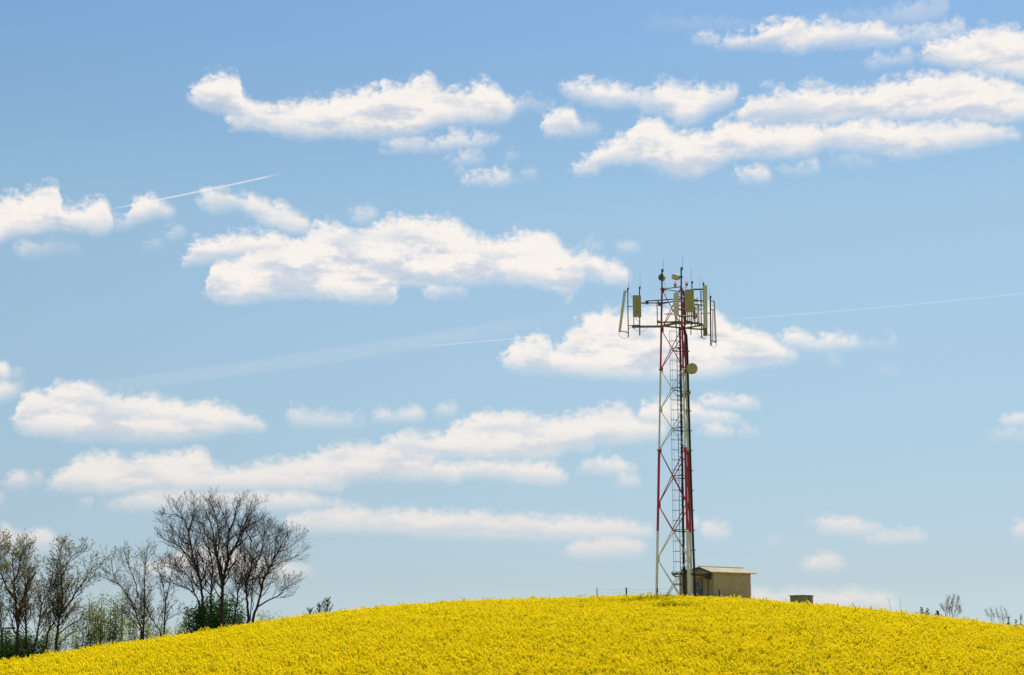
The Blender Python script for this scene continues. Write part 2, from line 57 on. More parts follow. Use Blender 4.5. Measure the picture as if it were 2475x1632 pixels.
-20.80,17.44,18.14,0.35 -2.40,17.44,18.14,0.35 -2.10,17.88,17.71,0.35 -1.80,17.94,17.68,0.35 -1.78,17.78,17.84,0.35 -1.50,17.46,18.16,0.35 1.58,12.67,13.37,0.20 1.88,13.06,12.99,0.20 2.19,13.44,12.98,0.45 2.31,13.36,13.21,0.30 2.61,12.94,13.64,0.30 3.67,14.65,15.35,0.50 3.97,15.02,14.97,0.50 4.36,15.10,14.93,0.80 4.83,14.95,14.92,0.50 5.13,14.59,15.29,0.50 6.53,4.32,5.02,1.00 6.83,4.73,4.60,1.00 6.94,4.92,4.49,1.00 7.27,4.95,4.48,1.00 7.59,4.84,4.51,1.00 7.87,4.70,4.59,1.00 8.17,4.29,4.99,1.00 8.91,3.94,4.64,0.50 9.21,4.30,4.27,0.50 9.54,4.40,4.26,0.70 9.67,4.35,4.31,0.40 9.97,3.98,4.68,0.40 11.27,10.29,10.99,0.25 11.57,10.69,10.59,0.25 11.76,10.82,10.63,0.35 12.04,10.67,10.57,0.25 12.34,10.27,10.97,0.25 20.80,10.27,10.97,0.25
-20.80,6.09,6.79,0.85 3.53,6.09,6.79,0.85 3.83,6.48,6.40,0.85 3.99,6.68,6.38,0.85 4.54,6.67,6.40,0.85 4.66,6.48,6.44,0.85 4.96,6.11,6.81,0.85 9.33,20.05,20.75,0.40 9.63,20.45,20.34,0.40 9.83,20.62,20.37,0.40 10.01,20.43,20.36,0.40 10.31,20.04,20.74,0.40 20.80,20.04,20.74,0.40
""".strip().split('\n')
# condensation trails: azimuth and elevation of both ends, half width, strength
TRAILS = [(-14.87, 15.802, -8.505, 17.469, 0.042, 0.55), (-3.586, 11.289, 1.917, 11.787, 0.035, 0.30),
          (8.071, 12.202, 20.5, 12.69, 0.03, 0.22), (-18.5, 8.90, 3.5, 12.68, 0.38, 0.10)]
AZ_SPAN, EL_SPAN = 19.8, 26.0


class Net:
    """small helper to write node formulas"""
    def __init__(self, tree):
        self.t = tree

    def n(self, kind, **kw):
        nd = self.t.nodes.new(kind)
        for k, v in kw.items():
            setattr(nd, k, v)
        return nd

    def link(self, a, b):
        if isinstance(a, (int, float)):
            b.default_value = a
        elif isinstance(a, tuple):
            b.default_value = a
        else:
            self.t.links.new(a, b)

    def m(self, op, a, b=None, c=None, clamp=False):
        nd = self.n('ShaderNodeMath', operation=op, use_clamp=clamp)
        for i, v in enumerate((a, b, c)):
            if v is not None:
                self.link(v, nd.inputs[i])
        return nd.outputs[0]

    def smooth(self, v, lo, hi, a=0.0, b=1.0):
        nd = self.n('ShaderNodeMapRange', interpolation_type='SMOOTHSTEP')
        for i, q in enumerate((v, lo, hi, a, b)):
            self.link(q, nd.inputs[i])
        return nd.outputs[0]

    def lin(self, v, lo, hi, a=0.0, b=1.0):
        nd = self.n('ShaderNodeMapRange')
        for i, q in enumerate((v, lo, hi, a, b)):
            self.link(q, nd.inputs[i])
        return nd.outputs[0]

    def mix(self, f, a, b, mode='MIX'):
        nd = self.n('ShaderNodeMix', data_type='RGBA', blend_type=mode)
        self.link(f, nd.inputs[0])
        self.link(a, nd.inputs[6])
        self.link(b, nd.inputs[7])
        return nd.outputs[2]

    def noise(self, vec, scale, detail=4, rough=0.5, dist=0.0):
        nd = self.n('ShaderNodeTexNoise')
        if vec is not None:
            self.link(vec, nd.inputs['Vector'])
        nd.inputs['Scale'].default_value = scale
        nd.inputs['Detail'].default_value = detail
        nd.inputs['Roughness'].default_value = rough
        nd.inputs['Distortion'].default_value = dist
        return nd.outputs[0]

    def vec(self, x, y, z=0.0):
        nd = self.n('ShaderNodeCombineXYZ')
        for i, q in enumerate((x, y, z)):
            self.link(q, nd.inputs[i])
        return nd.outputs[0]


def build_world():
    w = bpy.data.worlds.new('World')
    S.world = w
    w.use_nodes = True
    t = w.node_tree
    t.nodes.clear()
    N = Net(t)
    sky = N.n('ShaderNodeTexSky')
    sky.sky_type = 'NISHITA'
    sky.sun_disc = False
    sky.sun_elevation = SUN_EL
    sky.sun_rotation = SUN_AZ
    sky.altitude = 150
    sky.air_density = 1.0
    sky.dust_density = 0.6
    sky.ozone_density = 2.0
    tc = N.n('ShaderNodeTexCoord')
    sep = N.n('ShaderNodeSeparateXYZ')
    t.links.new(tc.outputs['Generated'], sep.inputs[0])
    x, y, z = sep.outputs
    az = N.m('MULTIPLY', N.m('ARCTAN2', x, y), 180 / math.pi)
    el = N.m('MULTIPLY', N.m('ARCSINE', z), 180 / math.pi)
    # the cloud field repeats mirrored around the rest of the horizon
    azp = N.m('SUBTRACT', N.m('PINGPONG', N.m('ADD', az, AZ_SPAN), 2 * AZ_SPAN), AZ_SPAN)
    p = N.vec(az, N.m('MULTIPLY', el, 1.35), 0.0)
    # ragged edges: the outline is pushed about by turbulence of several sizes
    n1 = N.m('SUBTRACT', N.noise(p, 1.15, 3, 0.5), 0.5)
    n2 = N.m('SUBTRACT', N.noise(p, 2.9, 7, 0.56, 0.3), 0.5)
    n3 = N.noise(N.vec(N.m('MULTIPLY', az, 0.55), N.m('MULTIPLY', el, 1.7), 4.0), 0.95, 5, 0.55)
    calm = N.lin(el, 2.0, 14.0, 0.5, 1.0)      # far clouds near the horizon are flatter and smoother
    n2 = N.m('MULTIPLY', n2, calm)
    n1 = N.m('MULTIPLY', n1, calm)
    warp_x = N.m('ADD', azp, N.m('MULTIPLY', n2, 0.55))
    v = N.m('SUBTRACT', el, N.m('ADD', N.m('MULTIPLY', n1, 0.30), N.m('MULTIPLY', n2, 0.34)))
    u = N.m('DIVIDE', N.m('ADD', warp_x, AZ_SPAN), 2 * AZ_SPAN, clamp=True)
    uvec = N.vec(u, u, u)
    rag = N.m('MULTIPLY', N.m('ADD', N.m('MULTIPLY', n2, 1.2), N.m('MULTIPLY', n1, 0.35)), 0.54)
    alpha = None
    low = None
    for row in CLOUD_BANDS:
        pts = [tuple(float(q) for q in k.split(',')) for k in row.split()]
        cv = N.n('ShaderNodeRGBCurve')
        mp = cv.mapping
        for ch in range(3):
            c = mp.curves[ch]
            data = []
            for a, top, base, op in pts:
                uu = (a + AZ_SPAN) / (2 * AZ_SPAN)
                data.append((uu, (top / EL_SPAN, base / EL_SPAN, op)[ch]))
            # clip to the unit range
            seq = []
            for i, (uu, q) in enumerate(data):
                if uu < 0:
                    if i + 1 < len(data) and data[i + 1][0] > 0:
                        u2, q2 = data[i + 1]
                        seq.append((0.0, q + (q2 - q) * (0 - uu) / (u2 - uu)))
                elif uu > 1:
                    u0, q0 = data[i - 1]
                    if u0 < 1:
                        seq.append((1.0, q0 + (q - q0) * (1 - u0) / (uu - u0)))
                else:
                    seq.append((uu, q))
            c.points[0].location = seq[0]
            c.points[1].location = seq[-1]
            for uu, q in seq[1:-1]:
                c.points.new(uu, q)
            for pt in c.points:
                pt.handle_type = 'VECTOR'
        mp.update()
        t.links.new(uvec, cv.inputs['Color'])
        s3 = N.n('ShaderNodeSeparateColor')
        t.links.new(cv.outputs[0], s3.inputs[0])
        top = N.m('MULTIPLY', s3.outputs[0], EL_SPAN)
        base = N.m('MULTIPLY', s3.outputs[1], EL_SPAN)
        up = N.m('SUBTRACT', top, v)
        dn = N.m('SUBTRACT', v, base)
        # crisp heaped tops, soft bases
        a = N.m('MULTIPLY', N.smooth(N.m('ADD', up, rag), -0.27, 0.30), N.smooth(N.m('ADD', dn, rag), -0.36, 0.38))
        a = N.m('MULTIPLY', a, s3.outputs[2])
        # deep inside and low down a cloud is a little greyer
        g = N.m('MULTIPLY', N.smooth(up, 0.12, 1.1), a)
        us = N.m('MULTIPLY', N.m('MULTIPLY', N.smooth(up, 0.15, 0.6), N.smooth(dn, 0.55, 0.05)), a)
        if alpha is None:
            alpha, low, under = a, g, us
        else:
            alpha = N.m('MAXIMUM', alpha, a)
            low = N.m('MAXIMUM', low, g)
            under = N.m('MAXIMUM', under, us)
    # thin places inside the clouds
    thin = N.smooth(n3, 0.30, 0.52, 0.70, 1.0)
    alpha = N.m('MULTIPLY', alpha, thin)
    alpha = N.m('MULTIPLY', alpha, N.lin(el, 0.0, 12.0, 0.80, 0.97))
    # sky
    # air colour by elevation: less yellow at the horizon and a deeper blue overhead than the bare model
    ramp = N.n('ShaderNodeValToRGB')
    els = ramp.color_ramp.elements
    tint = [(0.0, (.66, .88, 1.30)), (2.9, (.665, .737, .886)), (6.0, (.79, .82, .84)), (8.6, (.88, .92, .87)),
            (12.0, (1.0, 1.03, .93)), (16.0, (1.05, 1.13, 1.0)), (19.0, (.95, 1.09, 1.02)), (24.0, (.83, 1.06, 1.11)), (60.0, (.8, 1.0, 1.1))]
    while len(els) < len(tint):
        els.new(0.5)
    for e, (deg, colr) in zip(els, tint):
        e.position = deg / 60.0
        e.color = tuple(q / 1.4 for q in colr) + (1,)
    t.links.new(N.m('DIVIDE', el, 60.0, clamp=True), ramp.inputs[0])
    skycol = N.mix(1.0, sky.outputs[0], ramp.outputs[0], 'MULTIPLY')
    bg = N.n('ShaderNodeBackground')
    bg.inputs['Strength'].default_value = 0.1235
    t.links.new(skycol, bg.inputs['Color'])
    # trails, above the clouds
    trail = None
    for a0, e0, a1, e1, hw, st in TRAILS:
        k = (e1 - e0) / (a1 - a0)
        line = N.m('ADD', N.m('MULTIPLY', N.m('SUBTRACT', az, a0), k), e0)
        dist = N.m('ABSOLUTE', N.m('SUBTRACT', el, line))
        edge = N.smooth(dist, hw * 0.25, hw, 1.0, 0.0)
        ends = N.m('MULTIPLY', N.smooth(az, a0 - 0.2, a0 + 0.4 + hw * 15), N.smooth(az, a1 - 0.5 - hw * 15, a1, 1.0, 0.0))
        q = N.m('MULTIPLY', N.m('MULTIPLY', edge, ends), st)
        q = N.m('MULTIPLY', q, N.lin(n2, -0.3, 0.3, 0.6, 1.3))
        trail = q if trail is None else N.m('MAXIMUM', trail, q)
    cover = N.m('SUBTRACT', 1.0, N.m('MULTIPLY', N.m('SUBTRACT', 1.0, alpha), N.m('SUBTRACT', 1.0, trail)))
    grey = N.m('ADD', N.m('MULTIPLY', under, 0.55), N.m('MULTIPLY', low, N.smooth(N.m('ADD', n3, N.m('MULTIPLY', n2, 0.35)), 0.60, 0.36, 0.0, 1.0)), clamp=True)
    ccol = N.mix(grey, CLOUD_WHITE, CLOUD_GREY)
    ccol = N.mix(N.smooth(el, 12.0, 2.0, 0.0, 0.75), ccol, CLOUD_LOW)
    cb = N.n('ShaderNodeBackground')
    cb.inputs['Strength'].default_value = CLOUD_STRENGTH
    t.links.new(ccol, cb.inputs['Color'])
    ms = N.n('ShaderNodeMixShader')
    t.links.new(cover, ms.inputs[0])
    t.links.new(bg.outputs[0], ms.inputs[1])
    t.links.new(cb.outputs[0], ms.inputs[2])
    out = N.n('ShaderNodeOutputWorld')
    t.links.new(ms.outputs[0], out.inputs[0])


CLOUD_WHITE = (0.95, 0.89, 0.835, 1)
CLOUD_GREY = (0.66, 0.685, 0.745, 1)
CLOUD_LOW = (0.80, 0.745, 0.71, 1)
CLOUD_STRENGTH = 0.86
build_world()


# ------------------------------------------------------------------ materials
MATS = {}


def mat(name, color, rough=0.7, metal=0.0, vary=0.12, scale=6.0, bump=0.0, spec=0.3, trans=0.0, vary2=None, stretch=None):
    """Principled surface with procedural tonal variation; trans adds translucency (leaves, petals)"""
    if name in MATS:
        return MATS[name]
    m = bpy.data.materials.new(name)
    m.use_nodes = True
    t = m.node_tree
    N = Net(t)
    b = t.nodes['Principled BSDF']
    tc = N.n('ShaderNodeTexCoord')
    v = tc.outputs['Object']
    if stretch:
        mp = N.n('ShaderNodeMapping')
        mp.inputs['Scale'].default_value = stretch
        t.links.new(v, mp.inputs['Vector'])
        v = mp.outputs[0]
    f = N.noise(v, scale, 5, 0.6)
    lo = tuple(max(0, c * (1 - vary)) for c in color) + (1,)
    hi = tuple(min(1, c * (1 + vary)) for c in (vary2 or color)) + (1,)
    c = N.mix(N.smooth(f, 0.3, 0.7), lo, hi)
    t.links.new(c, b.inputs['Base Color'])
    b.inputs['Roughness'].default_value = rough
    b.inputs['Metallic'].default_value = metal
    b.inputs['Specular IOR Level'].default_value = spec
    if bump:
        bp = N.n('ShaderNodeBump')
        bp.inputs['Strength'].default_value = bump
        bp.inputs['Distance'].default_value = 0.01
        t.links.new(f, bp.inputs['Height'])
        t.links.new(bp.outputs[0], b.inputs['Normal'])
    if trans:
        tr = N.n('ShaderNodeBsdfTranslucent')
        t.links.new(c, tr.inputs['Color'])
        mx = N.n('ShaderNodeMixShader')
        mx.inputs[0].default_value = trans
        t.links.new(b.outputs[0], mx.inputs[1])
        t.links.new(tr.outputs[0], mx.inputs[2])
        t.links.new(mx.outputs[0], t.nodes['Material Output'].inputs[0])
    MATS[name] = m
    return m


# ------------------------------------------------------------------ mesh building
class MB:
    """collects faces; build() links them as ONE mesh object"""
    def __init__(self):
        self.v, self.f, self.mi = [], [], []

    def add(self, vs, fs, mi=0):
        o = len(self.v)
        self.v += [tuple(p) for p in vs]
        self.f += [tuple(i + o for i in f) for f in fs]
        self.mi += [mi] * len(fs)

    def box(self, c, size, M=None, mi=0):
        x, y, z = (s / 2 for s in size)
        vs = [Vector((a * x, b * y, d * z)) for d in (-1, 1) for b in (-1, 1) for a in (-1, 1)]
        if M is not None:
            vs = [M @ p for p in vs]
        c = Vector(c)
        self.add([p + c for p in vs], [(0, 2, 3, 1), (4, 5, 7, 6), (0, 1, 5, 4), (2, 6, 7, 3), (0, 4, 6, 2), (1, 3, 7, 5)], mi)

    def tube(self, pts, r, n=8, caps=True, mi=0):
        pts = [Vector(p) for p in pts]
        rs = r if isinstance(r, (list, tuple)) else [r] * len(pts)
        o = len(self.v)
        ref = None
        for i, p in enumerate(pts):
            d = (pts[min(i + 1, len(pts) - 1)] - pts[max(i - 1, 0)])
            d = d.normalized() if d.length > 1e-9 else Vector((0, 0, 1))
            if ref is None:
                ref = d.orthogonal().normalized()
            ref = (ref - d * ref.dot(d))
            ref = ref.normalized() if ref.length > 1e-6 else d.orthogonal().normalized()
            w = d.cross(ref)
            for k in range(n):
                a = 2 * math.pi * k / n
                self.v.append(tuple(p + (ref * math.cos(a) + w * math.sin(a)) * rs[i]))
        for i in range(len(pts) - 1):
            for k in range(n):
                k2 = (k + 1) % n
                self.f.append((o + i * n + k, o + i * n + k2, o + (i + 1) * n + k2, o + (i + 1) * n + k))
                self.mi.append(mi)
        if caps:
            self.f.append(tuple(o + k for k in range(n - 1, -1, -1)))
            self.f.append(tuple(o + (len(pts) - 1) * n + k for k in range(n)))
            self.mi += [mi, mi]

    def cyl(self, a, b, r, n=12, mi=0):
        self.tube([a, b], r, n, True, mi)

    def bar(self, a, b, w, h, up=None, mi=0):
        """rectangular bar from a to b"""
        a, b = Vector(a), Vector(b)
        d = (b - a).normalized()
        u = Vector(up) if up is not None else (Vector((0, 0, 1)) if abs(d.z) < 0.95 else Vector((0, 1, 0)))
        s = d.cross(u).normalized()
        u = s.cross(d)
        vs = []
        for p in (a, b):
            for i, j in ((-1, -1), (1, -1), (1, 1), (-1, 1)):
                vs.append(p + s * (i * w / 2) + u * (j * h / 2))
        self.add(vs, [(3, 2, 1, 0), (4, 5, 6, 7), (0, 1, 5, 4), (1, 2, 6, 5), (2, 3, 7, 6), (3, 0, 4, 7)], mi)

    def leaf(self, c, d, up, l, w, mi=0):
        """a folded leaf: two faces sharing the midrib"""
        s = d.cross(up)
        s = s.normalized() if s.length > 1e-6 else d.orthogonal().normalized()
        n = s.cross(d)
        self.add([c, c + d * l * .5 + s * w * .5 + n * w * .18, c + d * l, c + d * l * .5 - s * w * .5 + n * w * .18],
                 [(0, 1, 2), (0, 2, 3)], mi)

    def build(self, name, mats, parent=None, smooth=False):
        me = bpy.data.meshes.new(name)
        org = ORIGIN.get(parent.name, Vector()) if parent else Vector()
        if parent is None and self.v:
            org = Vector(self.v[0]) * 0
        me.from_pydata([(p[0] - org.x, p[1] - org.y, p[2] - org.z) for p in self.v], [], self.f)
        for m in (mats if isinstance(mats, (list, tuple)) else [mats]):
            me.materials.append(m)
        me.polygons.foreach_set('material_index', self.mi)
        if smooth:
            me.polygons.foreach_set('use_smooth', [True] * len(me.polygons))
        me.update()
        o = bpy.data.objects.new(name, me)
        COL.objects.link(o)
        if parent:
            o.parent = parent
        ORIGIN[o.name] = org
        return o


ORIGIN = {}


def tag(o, label=None, cat=None, group=None, kind=None):
    for k, v in (('label', label), ('category', cat), ('group', group), ('kind', kind)):
        if v:
            o[k] = v
    return o


def thing(name, base, label, cat, group=None):
    o = bpy.data.objects.new(name, None)
    o.location = base
    o.empty_display_size = 0.3
    COL.objects.link(o)
    ORIGIN[o.name] = Vector(base)
    return tag(o, label, cat, group)


def at(px, py, y):
    """point at distance y seen at (px, py) of the 2475 x 1632 picture"""
    x = (px - 1237.5) / FOCAL
    z = (816 - py) / FOCAL
    d = Vector((x, math.cos(PITCH) - z * math.sin(PITCH), math.sin(PITCH) + z * math.cos(PITCH)))
    return EYE + d * (y / d.y)


# ------------------------------------------------------------------ the hill
CROP = 1.25
CREST_PX = [(-600, 1622), (-300, 1616), (0, 1599), (100, 1584), (208, 1567), (312, 1548), (416, 1530), (520, 1516), (625, 1499), (730, 1484),
            (832, 1472), (936, 1461), (1040, 1452), (1145, 1447), (1250, 1443), (1353, 1440), (1457, 1437), (1560, 1434), (1665, 1435),
            (1770, 1440), (1873, 1447), (1977, 1457), (2081, 1464), (2185, 1476), (2290, 1488), (2380, 1503), (2475, 1524), (2800, 1600), (3100, 1660)]
_cx, _cz = [], []
for _px, _py in CREST_PX:
    _p = at(_px, _py, 100)
    _cx.append(_p.x)
    _cz.append(_p.z)
CREST_X, CREST_Z = np.array(_cx), np.array(_cz)


def crest_height(x):
    """height of the crop top along the brow of the hill"""
    x = np.asarray(x, float)
    h = np.zeros_like(x)
    for k in (-3, -1.5, 0, 1.5, 3):
        h = h + np.interp(x + k, CREST_X, CREST_Z)
    return h / 5


Z_FOOT = 0.75         # crop top where the slope begins
Z_BROW = 6.07


def profile(y):
    y = np.asarray(y, float)
    yy = np.maximum(y, 45.0)
    z = Z_BROW + 0.0437 * (yy - 100) - (yy - 100) ** 2 / 958.0
    return z


P_FOOT = float(profile(45.0))


def fit_crest():
    """settle the brow heights so that the skyline of the crop is the photographed one from the road below"""
    ys = np.linspace(50, 112, 125)
    for it in range(12):
        for i, (px, py) in enumerate(CREST_PX):
            d = at(px, py, 100.0) - EYE
            xs = d.x / 100.0 * ys
            want = d.z / 100.0
            got = ((ground_z(xs, ys) + CROP + 0.17 - EYE.z) / ys).max()
            CREST_Z[i] = max(CREST_Z[i] + (want - got) * 100 * 0.7, P_FOOT + 0.15)


def ground_z(x, y):
    x = np.asarray(x, float)
    y = np.asarray(y, float)
    k = (crest_height(x) - P_FOOT) / (Z_BROW - P_FOOT)
    z = P_FOOT + (profile(y) - P_FOOT) * k - CROP
    back = np.maximum(y - 105.0, 0)
    z = z - back ** 2 / 90.0
    # the level field the camera stands in, and the low land all round
    near = np.clip((45 - y) / 45.0, 0, 1)
    z = np.where(y < 45, P_FOOT - CROP + near * (0.02 - (P_FOOT - CROP)), z)
    return np.maximum(z, -7.0 + 0.0 * y)


fit_crest()


def gz(x, y):
    return float(ground_z(x, y))


def build_ground():
    xs = np.unique(np.concatenate([np.linspace(-70, 70, 141), np.array([-6000, -2500, -1000, -500, -250, -150, -110, -85, 85, 110, 150, 250, 500, 1000, 2500, 6000])]))
    ys = np.unique(np.concatenate([np.linspace(-20, 150, 171), np.array([-6000, -2000, -600, -200, -80, -40, 165, 190, 240, 320, 500, 900, 1800, 3500, 6000, 9000])]))
    X, Y = np.meshgrid(xs, ys)
    Z = ground_z(X, Y)
    me = bpy.data.meshes.new('ground')
    nx, ny = len(xs), len(ys)
    vs = np.stack([X.ravel(), Y.ravel(), Z.ravel()], 1)
    fs = [(j * nx + i, j * nx + i + 1, (j + 1) * nx + i + 1, (j + 1) * nx + i) for j in range(ny - 1) for i in range(nx - 1)]
    me.from_pydata(vs.tolist(), [], fs)
    me.materials.append(mat('soil_and_undergrowth', (0.07, 0.085, 0.025), 0.95, vary=0.4, scale=1.5, vary2=(0.05, 0.09, 0.02), bump=0.5))
    me.polygons.foreach_set('use_smooth', [True] * len(me.polygons))
    me.update()
    o = bpy.data.objects.new('ground', me)
    COL.objects.link(o)
    tag(o, 'hill of soil and green undergrowth beneath the flowering rapeseed', 'ground', kind='structure')


# ------------------------------------------------------------------ rapeseed
def hollow(x, y):
    """1 inside the thin patch of crop in front of the mast"""
    return np.exp(-(((x - 8.2) / 1.35) ** 2 + ((y - 81.0) / 2.0) ** 2) ** 2)


def build_rapeseed():
    rng = np.random.default_rng(11)
    rnd = random.Random(5)
    mb = MB()
    proto_ids = []
    # four plants: a stem that branches near the top, every branch ending in a raceme of four-petalled flowers
    for k in range(4):
        n0 = len(mb.v)
        heads = []
        nb = (5, 6, 4, 7)[k]
        for b in range(nb):
            a = rnd.uniform(0, 6.28)
            r = rnd.uniform(0.03, 0.19)
            h = 1.22 + rnd.uniform(-0.16, 0.05) - r * 0.35
            root = Vector((0.02 * math.cos(a), 0.02 * math.sin(a), rnd.uniform(0.55, 0.8)))
            tip = Vector((r * math.cos(a), r * math.sin(a), h))
            mid = root.lerp(tip, 0.5) + Vector((0.03 * math.cos(a), 0.03 * math.sin(a), -0.02))
            mb.tube([root, mid, tip], [0.006, 0.005, 0.004], 3, False, 0)
            heads.append(tip)
            # a few thin pods below the flowers
            for q in range(3):
                c = root.lerp(tip, rnd.uniform(0.62, 0.88))
                d = Vector((rnd.uniform(-1, 1), rnd.uniform(-1, 1), rnd.uniform(0.5, 1.2))).normalized()
                mb.leaf(c, d, Vector((0, 0, 1)), 0.07, 0.012, 0)
        mb.tube([Vector((0, 0, 0)), Vector((0.01, 0, 0.8))], [0.01, 0.008], 3, False, 0)
        for q in range(6):
            a = rnd.uniform(0, 6.28)
            d = Vector((math.cos(a), math.sin(a), rnd.uniform(0.1, 0.8))).normalized()
            mb.leaf(Vector((0, 0, rnd.uniform(0.35, 0.85))), d, Vector((0, 0, 1)), rnd.uniform(0.12, 0.2), 0.06, 0)
        for tip in heads:
            for q in range(13):
                if k == 3 and q % 3:
                    continue        # this kind is still mostly in green bud
                # flowers stand round the top of the raceme, buds at its tip
                t = q / 12
                a = q * 2.4 + rnd.uniform(0, 0.6)
                rad = 0.042 * math.sqrt(max(0.05, 1 - t * 0.9))
                c = tip + Vector((rad * math.cos(a), rad * math.sin(a), -0.035 + 0.075 * t))
                nrm = Vector((math.cos(a) * (1 - t * 0.6), math.sin(a) * (1 - t * 0.6), 0.35 + t)).normalized()
                u = nrm.orthogonal().normalized()
                w = nrm.cross(u)
                s = 0.0165 + 0.006 * rnd.random()
                tw = rnd.uniform(0, 1.5)
                u, w = u * math.cos(tw) + w * math.sin(tw), w * math.cos(tw) - u * math.sin(tw)
                mb.add([c + u * s * 1.1, c + w * s * 1.1 + nrm * .004, c - u * s * 1.1, c - w * s * 1.1 + nrm * .004], [(0, 1, 2, 3)], 1)
        proto_ids += [k + 1] * (len(mb.v) - n0)
    nproto = len(mb.v)
    # where they grow: drilled field from the foot of the hill to just behind the brow
    n = 155000
    y = 33 + (113 - 33) * rng.random(n) ** 0.85
    half = 0.345 * y + 7
    x = (rng.random(n) * 2 - 1) * half
    y = y + rng.normal(0, 0.05, n)
    z = ground_z(x, y)
    hol = hollow(x, y)
    # low-frequency growth: patches where the stand is a little taller or shorter
    pat = np.array([mnoise.noise(Vector((a * 0.16, b * 0.16, 3.1))) for a, b in zip(x, y)])
    pat2 = np.array([mnoise.noise(Vector((a * 0.7, b * 0.7, 9.1))) for a, b in zip(x, y)])
    sc = 1.0 + 0.06 * pat + 0.045 * pat2 + rng.normal(0, 0.042, n)
    tall = rng.random(n) < 0.035
    sc = np.where(tall, sc + rng.random(n) ** 1.5 * 0.22, sc)
    sc = sc * (1 - 0.55 * hol)
    keep = (rng.random(n) > hol * 0.85)
    # nothing grows inside the hut, the tower footing or the concrete box
    for (cx, cy, r) in KEEP_CLEAR:
        keep &= ((x - cx) ** 2 + (y - cy) ** 2 > r * r)
    pat3 = np.array([mnoise.noise(Vector((a * 0.42, b * 0.3, 5.7))) for a, b in zip(x, y)])
    green = rng.random(n) < np.clip(0.08 + 0.75 * (pat3 - 0.05), 0.05, 0.55) + 0.6 * hol
    x, y, z, sc, green = x[keep], y[keep], z[keep], sc[keep], green[keep]
    n = len(x)
    me = bpy.data.meshes.new('rapeseed')
    allv = np.concatenate([np.array(mb.v), np.stack([x, y, z], 1)])
    me.from_pydata(allv.tolist(), [], mb.f)
    me.polygons.foreach_set('material_index', mb.mi)
    me.materials.append(mat('rapeseed_green', (0.19, 0.25, 0.02), 0.8, vary=0.3, scale=3, trans=0.4, spec=0.08))
    me.materials.append(petal_material())

    def attr(name, kind, data, width=None):
        a = me.attributes.new(name, kind, 'POINT')
        a.data.foreach_set('vector' if kind == 'FLOAT_VECTOR' else 'value', np.ravel(data))
    pid = np.concatenate([np.array(proto_ids), np.zeros(n, int)])
    attr('plant_kind', 'INT', pid)
    rot = np.zeros((nproto + n, 3))
    rot[nproto:, 0] = rng.normal(0, 0.09, n) + 0.02
    rot[nproto:, 1] = rng.normal(0, 0.09, n) + 0.03
    rot[nproto:, 2] = rng.random(n) * 6.283
    attr('turn', 'FLOAT_VECTOR', rot)
    scl = np.ones((nproto + n, 3))
    wide = rng.uniform(0.85, 1.2, n)
    scl[nproto:, 0] = wide
    scl[nproto:, 1] = wide
    scl[nproto:, 2] = sc
    attr('size', 'FLOAT_VECTOR', scl)
    attr('pick', 'INT', np.concatenate([np.zeros(nproto, int), np.where(green, 3, rng.integers(0, 3, n))]))
    me.update()
    o = bpy.data.objects.new('rapeseed', me)
    COL.objects.link(o)
    tag(o, 'yellow rapeseed crop in full flower covering the hill', 'rapeseed', kind='stuff')
    # scatter
    g = bpy.data.node_groups.new('rapeseed_scatter', 'GeometryNodeTree')
    g.interface.new_socket('Geometry', in_out='INPUT', socket_type='NodeSocketGeometry')
    g.interface.new_socket('Geometry', in_out='OUTPUT', socket_type='NodeSocketGeometry')
    L = g.links.new
    gi = g.nodes.new('NodeGroupInput')
    go = g.nodes.new('NodeGroupOutput')

    def named(name, kind):
        a = g.nodes.new('GeometryNodeInputNamedAttribute')
        a.data_type = kind
        a.inputs['Name'].default_value = name
        return a.outputs['Attribute']

    def select(k):
        c = g.nodes.new('FunctionNodeCompare')
        c.data_type = 'INT'
        c.operation = 'EQUAL'
        L(named('plant_kind', 'INT'), c.inputs[2])
        c.inputs[3].default_value = k
        s = g.nodes.new('GeometryNodeSeparateGeometry')
        s.domain = 'POINT'
        L(gi.outputs[0], s.inputs['Geometry'])
        L(c.outputs[0], s.inputs['Selection'])
        return s.outputs['Selection']
    join = g.nodes.new('GeometryNodeGeometryToInstance')
    for k in (4, 3, 2, 1):
        L(select(k), join.inputs[0])
    iop = g.nodes.new('GeometryNodeInstanceOnPoints')
    L(select(0), iop.inputs['Points'])
    L(join.outputs[0], iop.inputs['Instance'])
    iop.inputs['Pick Instance'].default_value = True
    L(named('pick', 'INT'), iop.inputs['Instance Index'])
    L(named('turn', 'FLOAT_VECTOR'), iop.inputs['Rotation'])
    L(named('size', 'FLOAT_VECTOR'), iop.inputs['Scale'])
    L(iop.outputs[0], go.inputs[0])
    md = o.modifiers.new('scatter', 'NODES')
    md.node_group = g


def petal_material():
    m = bpy.data.materials.new('rapeseed_petals')
    m.use_nodes = True
    t = m.node_tree
    N = Net(t)
    b = t.nodes['Principled BSDF']
    oi = N.n('ShaderNodeObjectInfo')
    geo = N.n('ShaderNodeNewGeometry')
    f = N.m('ADD', N.m('MULTIPLY', oi.outputs['Random'], 0.5), N.m('MULTIPLY', geo.outputs['Random Per Island'], 0.5))
    c = N.mix(f, (0.88, 0.675, 0.001, 1), (0.95, 0.81, 0.002, 1))
    t.links.new(c, b.inputs['Base Color'])
    b.inputs['Roughness'].default_value = 0.6
    b.inputs['Specular IOR Level'].default_value = 0.04
    tr = N.n('ShaderNodeBsdfTranslucent')
    t.links.new(c, tr.inputs['Color'])
    mx = N.n('ShaderNodeMixShader')
    mx.inputs[0].default_value = 0.45
    t.links.new(b.outputs[0], mx.inputs[1])
    t.links.new(tr.outputs[0], mx.inputs[2])
    t.links.new(mx.outputs[0], t.nodes['Material Output'].inputs[0])
    return m


